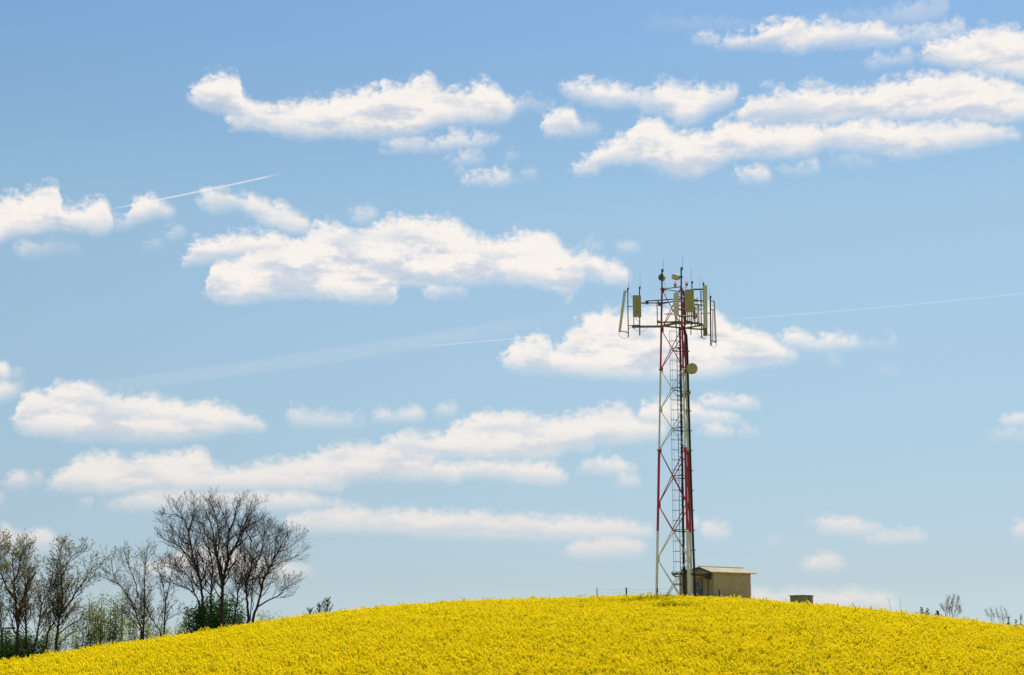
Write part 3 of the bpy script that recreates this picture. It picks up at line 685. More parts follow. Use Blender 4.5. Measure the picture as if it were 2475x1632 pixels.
KEEP_CLEAR = []


# ------------------------------------------------------------------ lattice mast
STEEL = mat('dark_galvanised_steel', (0.10, 0.105, 0.075), 0.6, metal=0.2, vary=0.35, scale=4)
OLIVE_STEEL = mat('olive_painted_steel', (0.17, 0.17, 0.09), 0.6, vary=0.25, scale=4)
CABLE = mat('black_cable_sheath', (0.022, 0.028, 0.03), 0.5, vary=0.3, scale=5)
PANEL = mat('beige_radome_plastic', (0.70, 0.67, 0.52), 0.5, vary=0.07, scale=3)
PANEL_DARK = mat('olive_radome_plastic', (0.42, 0.37, 0.14), 0.5, vary=0.07, scale=3)
DRUM = mat('drum_radome_plastic', (0.62, 0.58, 0.42), 0.42, vary=0.06, scale=3)
GREY_BOX = mat('grey_equipment_paint', (0.34, 0.36, 0.35), 0.5, vary=0.1, scale=4)


def Z(zx, zy, y=100.0):
    """detail sheet of the mast head"""
    return at(1450 + zx / 6.03, 600 + zy / 6.03, y)


def leg_line(px0, py0, y0, px1, py1, y1):
    a, b = at(px0, py0, y0), at(px1, py1, y1)

    def f(z):
        t = (z - a.z) / (b.z - a.z)
        return a.lerp(b, t)
    return f


LEGS = [leg_line(1600, 700, 100, 1587, 1437, 100),
        leg_line(1646.5, 700, 99.3, 1665, 1437, 98.8),
        leg_line(1652.5, 700, 100.75, 1672, 1437, 101.2)]


def zz(py):
    return at(1620, py, 100).z


def mast_paint():
    """red and white warning bands by height, with a little dirt and fading"""
    m = bpy.data.materials.new('mast_band_paint')
    m.use_nodes = True
    t = m.node_tree
    N = Net(t)
    b = t.nodes['Principled BSDF']
    tc = N.n('ShaderNodeTexCoord')
    sp = N.n('ShaderNodeSeparateXYZ')
    t.links.new(tc.outputs['Object'], sp.inputs[0])
    z = sp.outputs[2]
    oz = TOWER_BASE.z
    up = N.m('GREATER_THAN', z, zz(895.5) - oz)
    mid = N.m('MULTIPLY', N.m('LESS_THAN', z, zz(1087) - oz), N.m('GREATER_THAN', z, zz(1284) - oz))
    red = N.m('ADD', up, mid, clamp=True)
    d = N.noise(tc.outputs['Object'], 2.5, 5, 0.6)
    r = N.mix(d, (0.38, 0.010, 0.016, 1), (0.52, 0.022, 0.026, 1))
    w = N.mix(d, (0.60, 0.58, 0.48, 1), (0.80, 0.78, 0.68, 1))
    t.links.new(N.mix(red, w, r), b.inputs['Base Color'])
    b.inputs['Roughness'].default_value = 0.45
    return m


TOWER_BASE = Vector((at(1627, 1437, 100).x, 100, gz(at(1627, 1437, 100).x, 100)))


def build_tower():
    T = thing('lattice_mast', TOWER_BASE, 'red and white three-legged lattice telecom mast on the brow of the rapeseed hill', 'telecom mast')
    paint = mast_paint()
    nodes = [701, 797, 894, 991, 1087, 1220, 1351, 1482]
    zs = [zz(p) for p in nodes]
    zbot = TOWER_BASE.z - 0.3
    for i, L in enumerate(LEGS):
        m = MB()
        m.tube([L(zs[0] + 0.12), L(zs[2])], [0.062, 0.062], 12)
        m.tube([L(zs[2]), L(zs[4])], [0.060, 0.060], 12)
        m.tube([L(zs[4]), L(zs[6] + 1.0)], [0.082, 0.082], 12)
        m.tube([L(zs[6] + 1.0), L(zbot)], [0.078, 0.080], 12)
        for k in (2, 4):
            c = L(zs[k])
            m.tube([c - Vector((0, 0, .035)), c + Vector((0, 0, .035))], [0.13, 0.13], 12)
        m.tube([L(zs[4] - .12), L(zs[4] - .04)], [.10, .125], 12)
        # gusset plates where the braces meet the leg
        for k in range(8):
            c = L(zs[k])
            ax = sum((LL(zs[k]) for LL in LEGS), Vector()) / 3
            d = (ax - c)
            d.z = 0
            d.normalize()
            m.box(c + d * 0.08, (0.16, 0.02, 0.3), Matrix.Rotation(math.atan2(d.y, d.x), 3, 'Z'))
        m.build('leg', paint, T, smooth=False)
    for i in range(3):
        A, B = LEGS[i], LEGS[(i + 1) % 3]
        for k in range(7):
            r = 0.026 if k < 4 else 0.031
            for (P, Q) in ((A, B), (B, A)):
                m = MB()
                p, q = P(zs[k]), Q(max(zs[k + 1], zbot))
                d = (q - p).normalized()
                m.tube([p + d * 0.06, q - d * 0.06], r, 6)
                m.build('brace', paint, T)
    # top ring and head bars
    m = MB()
    zt = zs[0] + 0.05
    for i in range(3):
        m.tube([LEGS[i](zt), LEGS[(i + 1) % 3](zt)], 0.032, 6)
    a = LEGS[0](zt)
    m.tube([a + Vector((-.12, 0, 0)), a + Vector((.25, .1, 0))], 0.045, 6)
    m.build('top_ring', STEEL, T)
    # horizontal struts that carry the ladder
    for py, off in ((744, 0), (845, 0), (941, 0), (1038, 0), (1153, 0), (1283, 0), (1413, 0)):
        z = zz(py)
        m = MB()
        p = LEGS[0](z).lerp(LEGS[1](z), 0.53)
        q = LEGS[1](z)
        m.bar(p, q, 0.04, 0.05)
        p2 = LEGS[0](z).lerp(LEGS[2](z), 0.53)
        m.bar(p2, LEGS[2](z), 0.04, 0.05)
        m.bar(q + Vector((-.3, .1, 0)), LEGS[2](z) + Vector((-.3, -.1, 0)), 0.06, 0.06)
        m.build('ladder_bracket', STEEL, T)

    # ladder inside the right-hand face, turned a little from the viewer
    lt, lb = zz(760), zz(1436)

    def rail(side):
        x0, x1 = (1636.5, 1645.5) if side == 0 else (1644, 1653.5)
        y = 99.75 if side == 0 else 100.1
        top = at(x0 - 2, 760, y)
        bot = at(x1, 1436, y)
        return lambda z: top.lerp(bot, (top.z - z) / (top.z - bot.z))
    ra, rb = rail(0), rail(1)
    lad = None
    lad = thing('ladder', TOWER_BASE, None, None)
    lad.location = (0, 0, 0)
    lad.parent = T
    for f in (ra, rb):
        m = MB()
        m.bar(f(lt), f(lb - 1.0), 0.035, 0.05, (0, 1, 0))
        m.build('rail', STEEL, lad)
    z = lt - 0.1
    while z > lb - 1.0:
        m = MB()
        m.tube([ra(z), rb(z)], 0.014, 5)
        m.build('rung', STEEL, lad)
        z -= 0.28
    # safety cage: hoops on the open side with upright straps
    m = MB()
    cage_top, cage_bot = zz(802), zz(1383)

    def hoop(z):
        a, b = ra(z), rb(z)
        c = (a + b) / 2
        out = Vector((-1, -0.12, 0)).normalized()
        w = (b - a)
        w.z = 0
        wide = w.normalized() * 0.33
        pts = []
        depth = (c.x - at(1622, 1000, 100).x) + (0.0 if z > zz(1100) else 0.0)
        depth = max(0.52, min(0.72, depth))
        for k in range(13):
            t = math.pi * k / 12
            pts.append(c + wide * math.cos(t) * (1 if 0 < k < 12 else 0.6) + out * (math.sin(t) ** 0.7 * depth))
        return pts
    z = cage_top
    hoops = []
    while z > cage_bot - 0.05:
        hoops.append(hoop(z))
        z -= 0.645
    for h in hoops:
        m = MB()
        m.tube(h, 0.011, 4)
        m.build('cage_hoop', STEEL, lad)
    for k in (4, 6, 8):
        m = MB()
        m.tube([h[k] for h in hoops], 0.008, 4)
        m.build('cage_strap', STEEL, lad)
    # feeder cables clipped beside the ladder
    m = MB()
    rnd = random.Random(3)
    for c in range(6):
        pts = []
        o = Vector((0.06 + 0.045 * (c % 3), -0.12 + 0.2 * (c // 3), 0))
        z = zz(792)
        while z > zz(1440) - 0.8:
            pts.append(ra(z).lerp(rb(z), 0.55) + o + Vector((rnd.uniform(-.015, .015), rnd.uniform(-.02, .02), 0)))
            z -= 0.55
        m = MB()
        m.tube(pts, 0.019, 5)
        m.build('feeder_cable', CABLE, T, smooth=True)
    # thick cable duct down the outside of the right-hand legs
    pts = [at(*p, 99.9) for p in ((1641, 778), (1652, 792), (1659, 812), (1661, 849), (1663.5, 950), (1668, 1097), (1671.5, 1210), (1675.5, 1323), (1680.5, 1437), (1682, 1480))]
    m = MB()
    m.tube(pts, [0.05, 0.062, 0.066, 0.066, 0.066, 0.07, 0.07, 0.072, 0.075, 0.075], 10)
    for k in range(3):
        m.tube([p + Vector((0.045 * math.cos(k * 2.1 + 4), -0.075, 0)) for p in pts], 0.022, 5)
    duct = m.build('cable_duct', mat('dark_green_duct', (0.03, 0.045, 0.04), 0.5, vary=0.4, scale=3), T, smooth=True)
    for py in range(850, 1440, 48):
        z = zz(py)
        for a, b in zip(pts[:-1], pts[1:]):
            if a.z >= z >= b.z:
                c = a.lerp(b, (a.z - z) / (a.z - b.z))
                m = MB()
                m.box(c + Vector((0.03, -0.01, 0)), (0.26, 0.22, 0.035))
                m.box(c + Vector((-.12, 0.02, 0)), (0.2, 0.05, 0.04))
                m.build('clamp', STEEL, duct)
                break
    # sector-antenna platform: two levels of booms tied by posts
    m = MB()
    hexl = [Z(470, 1146, 100), Z(890, 1142, 99.4), Z(1080, 1098, 98.4), Z(1300, 1088, 98.3), Z(1430, 1095, 99.0)]
    for a, b in zip(hexl[:-1], hexl[1:]):
        m = MB()
        m.bar(a, b, 0.10, 0.13)
        m.build('lower_boom', OLIVE_STEEL, T)
    for a, b in ((Z(560, 1148, 100.2), Z(900, 1135, 101.0)), (Z(900, 1135, 101.0), Z(1230, 1165, 101.6)), (Z(1230, 1165, 101.6), Z(1500, 1185, 101.2)),
                 (Z(1500, 1185, 101.2), Z(1508, 1130, 98.9)), (Z(1430, 1095, 99.0), Z(1508, 1130, 98.9)), (Z(840, 1060, 99.2), Z(900, 1082, 98.9)),
                 (Z(840, 1085, 100.6), Z(1190, 1070, 100.8)), (Z(1250, 1165, 99.9), Z(1500, 1120, 100.0)), (Z(1240, 1060, 100.6), Z(1500, 1110, 100.9))):
        m = MB()
        m.bar(a, b, 0.07, 0.09)
        m.build('lower_boom', OLIVE_STEEL, T)
    m = MB()
    for a, b in ((Z(668, 772, 100.3), Z(890, 757, 99.6)), (Z(890, 757, 99.6), Z(1080, 744, 98.6)), (Z(1080, 744, 98.6), Z(1250, 738, 98.5)),
                 (Z(598, 800, 99.7), Z(890, 798, 99.7)), (Z(890, 798, 99.7), Z(1190, 770, 100.8)), (Z(850, 822, 100.9), Z(1080, 774, 101.4)),
                 (Z(1240, 735, 98.5), Z(1500, 775, 99.0)), (Z(1180, 800, 101.3), Z(1500, 832, 101.0)), (Z(1370, 770, 99.6), Z(1508, 768, 99.2)),
                 (Z(660, 798, 100.3), Z(690, 770, 100.3)), (Z(840, 765, 100.0), Z(880, 830, 100.0))):
        m = MB()
        m.bar(a, b, 0.06, 0.065)
        m.build('upper_boom', STEEL, T)
    m = MB()
    m.bar(Z(1360, 601, 98.6), Z(1510, 600, 98.6), 0.07, 0.085)
    m.build('upper_boom', STEEL, T)
    for c, size in ((Z(868, 822, 99.6), (0.18, 0.18, 0.14)), (Z(690, 795, 100.1), (0.16, 0.14, 0.16))):
        m = MB()
        m.box(c, size)
        m.build('boom_joint', STEEL, T)
    for (zx0, zy0, zx1, zy1, y, r) in ((832, 790, 838, 1130, 99.8, .028), (1278, 935, 1280, 1110, 99.6, .032), (1310, 930, 1314, 1100, 100.9, .028),
                                       (1337, 930, 1342, 1120, 98.6, .035), (1328, 1100, 1325, 1265, 98.7, .03), (1252, 640, 1250, 1120, 101.2, .05),
                                       (1415, 720, 1420, 1130, 100.7, .032), (1440, 830, 1444, 1150, 101.2, .04), (1385, 735, 1388, 1150, 101.0, .03),
                                       (1472, 628, 1479, 1312, 100.3, .037), (1232, 680, 1232, 1100, 100.6, .05)):
        m = MB()
        m.tube([Z(zx0, zy0, y), Z(zx1, zy1, y)], r, 8)
        m.build('post', STEEL, T)
    m = MB()
    for a, b, r in ((Z(940, 962, 99.0), Z(1080, 950, 98.6), .02), (Z(945, 962, 99.0), Z(1185, 985, 99.4), .02), (Z(1150, 992, 98.8), Z(1370, 985, 98.8), .055),
                    (Z(1160, 890, 99.6), Z(1330, 880, 99.6), .03), (Z(1400, 900, 100), Z(1500, 890, 100), .025), (Z(1150, 705, 99.6), Z(1240, 715, 99.6), .04),
                    (Z(1470, 640, 100.3), Z(1510, 640, 99.2), .02)):
        m = MB()
        m.tube([a, b], r, 6)
        m.build('cross_bar', OLIVE_STEEL, T)
    # loose cable runs over the platform
    m = MB()
    for pts in (((605, 805), (690, 825), (860, 840), (960, 850), (1030, 890), (1075, 930)), ((490, 1150), (520, 1195), (580, 1218), (640, 1205), (690, 1165)),
                ((420, 640), (440, 680), (465, 720)), ((925, 470), (950, 540), (965, 640), (972, 690)), ((1415, 1190), (1418, 1240), (1440, 1290), (1470, 1310)),
                ((1490, 1290), (1505, 1330), (1525, 1335), (1535, 1300)), ((1160, 640), (1150, 700), (1160, 800), (1150, 900)), ((1300, 1100), (1260, 1180), (1255, 1300))):
        m = MB()
        m.tube([Z(a, b, 99.5) for a, b in pts], 0.011, 4)
        m.build('jumper_cable', CABLE, T)
    # small maintenance bracket half-way up
    m = MB()
    c = at(1657, 952, 99.6)
    m.box(c, (0.5, 0.36, 0.10))
    m.box(c + Vector((-.1, 0, -.12)), (0.22, 0.3, 0.16))
    m.box(c + Vector((.27, 0, .03)), (0.08, 0.42, 0.1))
    m.box(at(1645, 957, 99.9), (0.32, 0.2, 0.06))
    m.build('rest_bracket', OLIVE_STEEL, T)
    m = MB()
    m.box(at(1651.5, 905, 98.9), (0.22, 0.2, 0.2))
    m.build('junction_box', mat('pale_box_paint', (0.55, 0.52, 0.42), 0.5), T)
    # concrete feet
    for L in LEGS:
        m = MB()
        c = L(zbot)
        m.box((c.x, c.y, TOWER_BASE.z + 0.05), (0.7, 0.7, 0.5))
        m.build('footing', mat('cast_concrete', (0.36, 0.35, 0.31), 0.9, vary=0.2, scale=3, bump=0.3), T)
    return T


def panel_box(m, top, bot, w, d, yaw=0.0, curve=0.0, mi=0):
    """radome between two points: flat back, gently bowed front, capped ends"""
    ax = (bot - top)
    n = 9
    prof = []
    for k in range(n):
        t = -1 + 2 * k / (n - 1)
        prof.append((t * w / 2, -d / 2 - curve * (1 - t * t)))
    prof += [(w / 2, d / 2), (-w / 2, d / 2)]
    ca, sa = math.cos(yaw), math.sin(yaw)
    vs = []
    for p in (top, bot):
        for x, y in prof:
            vs.append(p + Vector((x * ca - y * sa, x * sa + y * ca, 0)))
    k = len(prof)
    fs = [(i, (i + 1) % k, k + (i + 1) % k, k + i) for i in range(k)]
    fs += [tuple(range(k - 1, -1, -1)), tuple(range(k, 2 * k))]
    m.add(vs, fs, mi)


def antenna(label, top, bot, w, d, yaw, curve, pole, pr, rod, material, arms, loops=(), base=None, group='sector antennas around the mast head'):
    A = thing('panel_antenna', bot, label, 'panel antenna', group)
    m = MB()
    panel_box(m, top, bot, w, d, yaw, curve)
    m.build('radome', material, A)
    # connectors under the radome
    ax = (bot - top).normalized()
    for s in (-.25, .25):
        m = MB()
        c = bot + Vector((s * w * math.cos(yaw), s * w * math.sin(yaw), 0))
        m.tube([c, c + ax * 0.07], 0.022, 6)
        m.build('connector', STEEL, A)
    m = MB()
    m.tube(pole, pr, 8)
    P = m.build('mount_pole', STEEL, A)
    if rod:
        m = MB()
        m.tube(rod, [0.011, 0.006], 5)
        m.build('lightning_rod', STEEL, A)
        m = MB()
        m.box(pole[0] + Vector((0.02, 0, 0)), (0.11, 0.09, 0.14))
        m.build('rod_clamp', STEEL, P)
    for a, b in arms:
        m = MB()
        m.bar(a, b, 0.045, 0.05)
        m.build('bracket', STEEL, A)
    for pts in loops:
        m = MB()
        m.tube(pts, 0.012, 5)
        m.build('cable_loop', CABLE, A, smooth=True)
    return A


def build_antennas():
    y = 100.3
    antenna('long narrow beige panel antenna tilted outward, far left of the mast head', Z(364, 624, y), Z(287, 1215, y), 0.165, 0.13, 0, 0.015,
            [Z(404, 595, y), Z(415, 1295, y)], 0.034, [Z(419, 610, y), Z(420, 385, y)], PANEL,
            [(Z(372, 627, y), Z(404, 625, y)), (Z(292, 1214, y), Z(352, 1212, y)), (Z(352, 1212, y), Z(410, 1232, y)), (Z(408, 850, y), Z(500, 842, 99.9)), (Z(414, 1131, y), Z(520, 1124, 99.9))],
            [[Z(a, b, y) for a, b in ((280, 1222), (276, 1255), (300, 1295), (350, 1315), (400, 1305), (420, 1290))],
             [Z(a, b, y) for a, b in ((412, 1230), (420, 1180), (440, 1155), (475, 1145))]])
    y = 99.5
    antenna('broad olive panel antenna on the left boom, between the tilted panel and the mast', Z(536, 692, y), Z(543, 1002, y), 0.52, 0.16, 0.25, 0.04,
            [Z(577, 578, y + .3), Z(581, 1275, y + .3)], 0.038, [Z(585, 590, y + .3), Z(585, 372, y + .3)], PANEL_DARK,
            [(Z(560, 740, y + .12), Z(578, 740, y + .3)), (Z(560, 960, y + .12), Z(580, 960, y + .3)), (Z(480, 1128, 99.9), Z(590, 1120, 99.9)), (Z(493, 1000, 99.7), Z(494, 1180, 99.8))],
            [[Z(a, b, y) for a, b in ((525, 1008), (535, 1040), (560, 1060), (578, 1090))]])
    y = 98.2
    antenna('slim beige panel antenna in front of the mast between its red legs', Z(1108, 655, y), Z(1116, 980, y), 0.31, 0.14, -0.25, 0.02,
            [Z(1106, 620, y + .25), Z(1102, 1160, y + .25)], 0.03, None, PANEL,
            [(Z(1110, 720, y + .1), Z(1108, 720, y + .3)), (Z(1112, 930, y + .1), Z(1106, 930, y + .3))],
            [[Z(a, b, y) for a, b in ((1125, 650), (1128, 628), (1145, 640), (1160, 600))]])
    y = 98.1
    antenna('largest olive panel antenna, broad and bowed, beside the right red leg', Z(1303, 606, y), Z(1307, 932, y), 0.56, 0.14, 0.05, 0.05,
            [Z(1340, 500, y + .25), Z(1340, 1110, y + .25)], 0.036, [Z(1332, 500, y + .25), Z(1327, 295, y + .25)], PANEL_DARK,
            [(Z(1335, 680, y + .1), Z(1340, 680, y + .25)), (Z(1335, 900, y + .1), Z(1340, 900, y + .25)), (Z(1250, 720, y + .2), Z(1345, 720, y + .25))],
            [[Z(a, b, y) for a, b in ((1290, 938), (1285, 985), (1300, 1030), (1310, 1080))]])
    y = 98.5
    A = antenna('tallest upright beige panel antenna, right of the mast on the long bar', Z(1532, 545, y), Z(1540, 1165, y), 0.225, 0.16, 0.35, 0.02,
                [Z(1505, 520, y + .2), Z(1520, 1280, y + .2)], 0.038, [Z(1506, 540, y + .2), Z(1504, 455, y + .2)], PANEL,
                [(Z(1510, 600, y + .2), Z(1530, 600, y)), (Z(1515, 1130, y + .2), Z(1535, 1130, y)), (Z(1508, 1265, y + .2), Z(1614, 1268, 100.6))],
                [[Z(a, b, y) for a, b in ((1495, 1275), (1512, 1330), (1530, 1330), (1540, 1290))]])
    m = MB()
    panel_box(m, Z(1536, 1168, y + .05), Z(1536, 1275, y + .05), 0.2, 0.2, 0.35, 0.0)
    m.build('lower_cover', OLIVE_STEEL, A)
    m = MB()
    m.tube([Z(1462, 640, 100.3), Z(1452, 425, 100.3)], [0.01, 0.006], 5)
    m.build('lightning_rod', STEEL, A)
    y = 100.6
    antenna('thin edge-on panel antenna tilted outward, far right of the mast head', Z(1664, 772, y), Z(1690, 1370, y), 0.085, 0.2, 0, 0.01,
            [Z(1608, 712, y), Z(1618, 1422, y)], 0.048, [Z(1607, 715, y), Z(1600, 575, y)], PANEL,
            [(Z(1612, 772, y), Z(1660, 770, y)), (Z(1618, 1345, y), Z(1688, 1368, y)), (Z(1480, 950, 100.3), Z(1612, 948, y)), (Z(1610, 890, y), Z(1646, 895, y)), (Z(1646, 890, y), Z(1645, 1365, y))],
            [[Z(a, b, y) for a, b in ((1692, 1374), (1698, 1415), (1685, 1445), (1655, 1445), (1630, 1415))],
             [Z(a, b, y) for a, b in ((1625, 1400), (1645, 1370), (1672, 1380), (1675, 1350))]])
    # remote radio unit behind the big panel
    y = 99.9
    base = Z(1375, 1052, y)
    A = thing('radio_unit', base, 'grey radio unit box hung behind the largest olive panel antenna', 'radio unit')
    m = MB()
    m.box(Z(1375, 945, y), (0.17, 0.16, 0.85))
    for k in range(7):
        m.box(Z(1375, 945, y) + Vector((-.075 + .025 * k, -.09, 0)), (0.008, 0.03, 0.74))
    m.build('housing', GREY_BOX, A)
    m = MB()
    m.box(Z(1375, 1056, y), (0.11, 0.1, 0.05))
    m.build('connector', STEEL, A)
    m = MB()
    m.bar(Z(1385, 880, y + .1), Z(1415, 880, 100.7), 0.05, 0.05)
    m.bar(Z(1385, 1010, y + .1), Z(1418, 1010, 100.7), 0.05, 0.05)
    m.build('bracket', STEEL, A)
    base = Z(1412, 1000, 99.4)
    A = thing('amplifier_box', base, 'small dark reddish amplifier box beside the grey radio unit', 'amplifier box')
    m = MB()
    m.box(Z(1412, 978, 99.5), (0.1, 0.1, 0.26))
    m.build('housing', mat('reddish_box_paint', (0.16, 0.07, 0.05), 0.5), A)
    m = MB()
    m.bar(Z(1412, 978, 99.55), Z(1417, 978, 100.7), 0.04, 0.04)
    m.build('bracket', STEEL, A)


def drum(label, c, axis, r, length, pole, rod, arm):
    A = thing('drum_antenna', pole[1], label, 'microwave antenna', 'drum antennas on the mast top')
    m = MB()
    axis = Vector(axis).normalized()
    m.tube([c - axis * length / 2, c + axis * length * .35, c + axis * length * .42, c + axis * length / 2], [r, r, r * .97, r * .82], 20)
    m.build('drum', DRUM, A)
    m = MB()
    e = c - axis * length / 2
    m.tube([e, e - axis * 0.05, e - axis * .1], [r * .93, r * .6, r * .4], 14)
    m.box(e - axis * .16, (0.16, 0.16, 0.18))
    m.build('rear_housing', OLIVE_STEEL, A)
    m = MB()
    m.tube(pole, 0.052, 10)
    P = m.build('mount_pole', STEEL, A)
    m = MB()
    m.box(pole[0] + Vector((.03, 0, -.04)), (0.14, 0.11, 0.18))
    m.build('rod_clamp', STEEL, P)
    m = MB()
    for a, b in arm:
        m.bar(a, b, 0.09, 0.1)
    m.build('bracket', STEEL, A)
    m = MB()
    m.tube(rod, [0.013, 0.007], 5)
    m.build('lightning_rod', STEEL, A)


def build_top():
    drum('dark drum microwave antenna seen from behind on the left pole of the mast top', Z(905, 432, 100.35), (0.55, 0.85, 0.05), 0.215, 0.28,
         [Z(904, 318, 100), Z(904, 600, 100)], [Z(920, 325, 100), Z(924, 158, 100)], ((Z(895, 430, 100.2), Z(904, 430, 100)), (Z(880, 388, 100.05), Z(925, 388, 100.05))))
    m = None
    drum('pale drum microwave antenna facing left with a sunlit top, on the mast top right pole', Z(1098, 420, 99.45), (-0.72, -0.68, 0.0), 0.20, 0.36,
         [Z(1184, 292, 99.5), Z(1186, 575, 99.5)], [Z(1196, 320, 99.5), Z(1211, 95, 99.5)], ((Z(1140, 420, 99.5), Z(1205, 421, 99.5)),))
    # round dish half-way up
    c = at(1673, 891, 99.2)
    A = thing('dish_antenna', at(1662, 905, 99.9), 'round tan dish antenna beside the cable duct half-way up the mast', 'dish antenna')
    ax = Vector((0.22, -0.97, -0.05)).normalized()
    m = MB()
    m.tube([c + ax * -.14, c + ax * .02, c + ax * .06, c + ax * .085], [.355, .36, .35, .12], 32)
    m.build('dish_cover', mat('tan_radome', (0.48, 0.42, 0.21), 0.55, vary=0.05, scale=2), A)
    m = MB()
    m.tube([c + ax * -.14, c + ax * -.3], [.3, .12], 20)
    m.box(c + ax * -.36, (.2, .2, .22))
    m.build('rear_housing', OLIVE_STEEL, A)
    m = MB()
    m.bar(c + ax * -.36, at(1657, 893, 100.2), 0.08, 0.08)
    m.bar(c + ax * -.36 + Vector((0, 0, -.1)), at(1657, 900, 100.2), 0.06, 0.06)
    m.build('bracket', STEEL, A)
    m = MB()
    for s in (-.12, .05):
        m.box(c + ax * .07 + Vector((s, -.005, -.28)), (.05, .02, .03))
    m.build('latch', STEEL, A)
    # aircraft warning lights
    glass = bpy.data.materials.new('pink_warning_glass')
    glass.use_nodes = True
    t = glass.node_tree
    b = t.nodes['Principled BSDF']
    b.inputs['Base Color'].default_value = (0.95, 0.62, 0.58, 1)
    b.inputs['Roughness'].default_value = 0.15
    b.inputs['Transmission Weight'].default_value = 0.25
    tr = t.nodes.new('ShaderNodeBsdfTranslucent')
    tr.inputs['Color'].default_value = (1.0, 0.78, 0.74, 1)
    mx = t.nodes.new('ShaderNodeMixShader')
    mx.inputs[0].default_value = 0.6
    t.links.new(b.outputs[0], mx.inputs[1])
    t.links.new(tr.outputs[0], mx.inputs[2])
    t.links.new(mx.outputs[0], t.nodes['Material Output'].inputs[0])

    def light(pos, label, stem_to):
        A = thing('warning_light', pos, label, 'warning light', 'aircraft warning lights')
        m = MB()
        prof = [(0.0, .085), (.05, .095), (.12, .088), (.19, .07), (.25, .045), (.275, .012)]
        m.tube([pos + Vector((0, 0, .06 + h)) for h, r in prof], [r for h, r in prof], 14)
        m.build('glass_dome', glass, A, smooth=True)
        m = MB()
        m.tube([pos + Vector((0, 0, h)) for h in (-.07, -.05, .03, .06)], [.06, .075, .075, .12], 14)
        m.build('lamp_base', OLIVE_STEEL, A)
        m = MB()
        m.tube([pos + Vector((0, 0, -.07))] + [Vector(p) for p in stem_to], 0.018, 6)
        m.build('stem', STEEL, A)
    light(Z(1097, 545, 99.7), 'pink glass warning light between the two poles on the mast top', [Z(1097, 575, 99.7)])
    light(Z(1264, 535, 99.7), 'pink glass warning light on a bent arm right of the mast top', [Z(1262, 575, 99.7), Z(1210, 583, 99.6)])


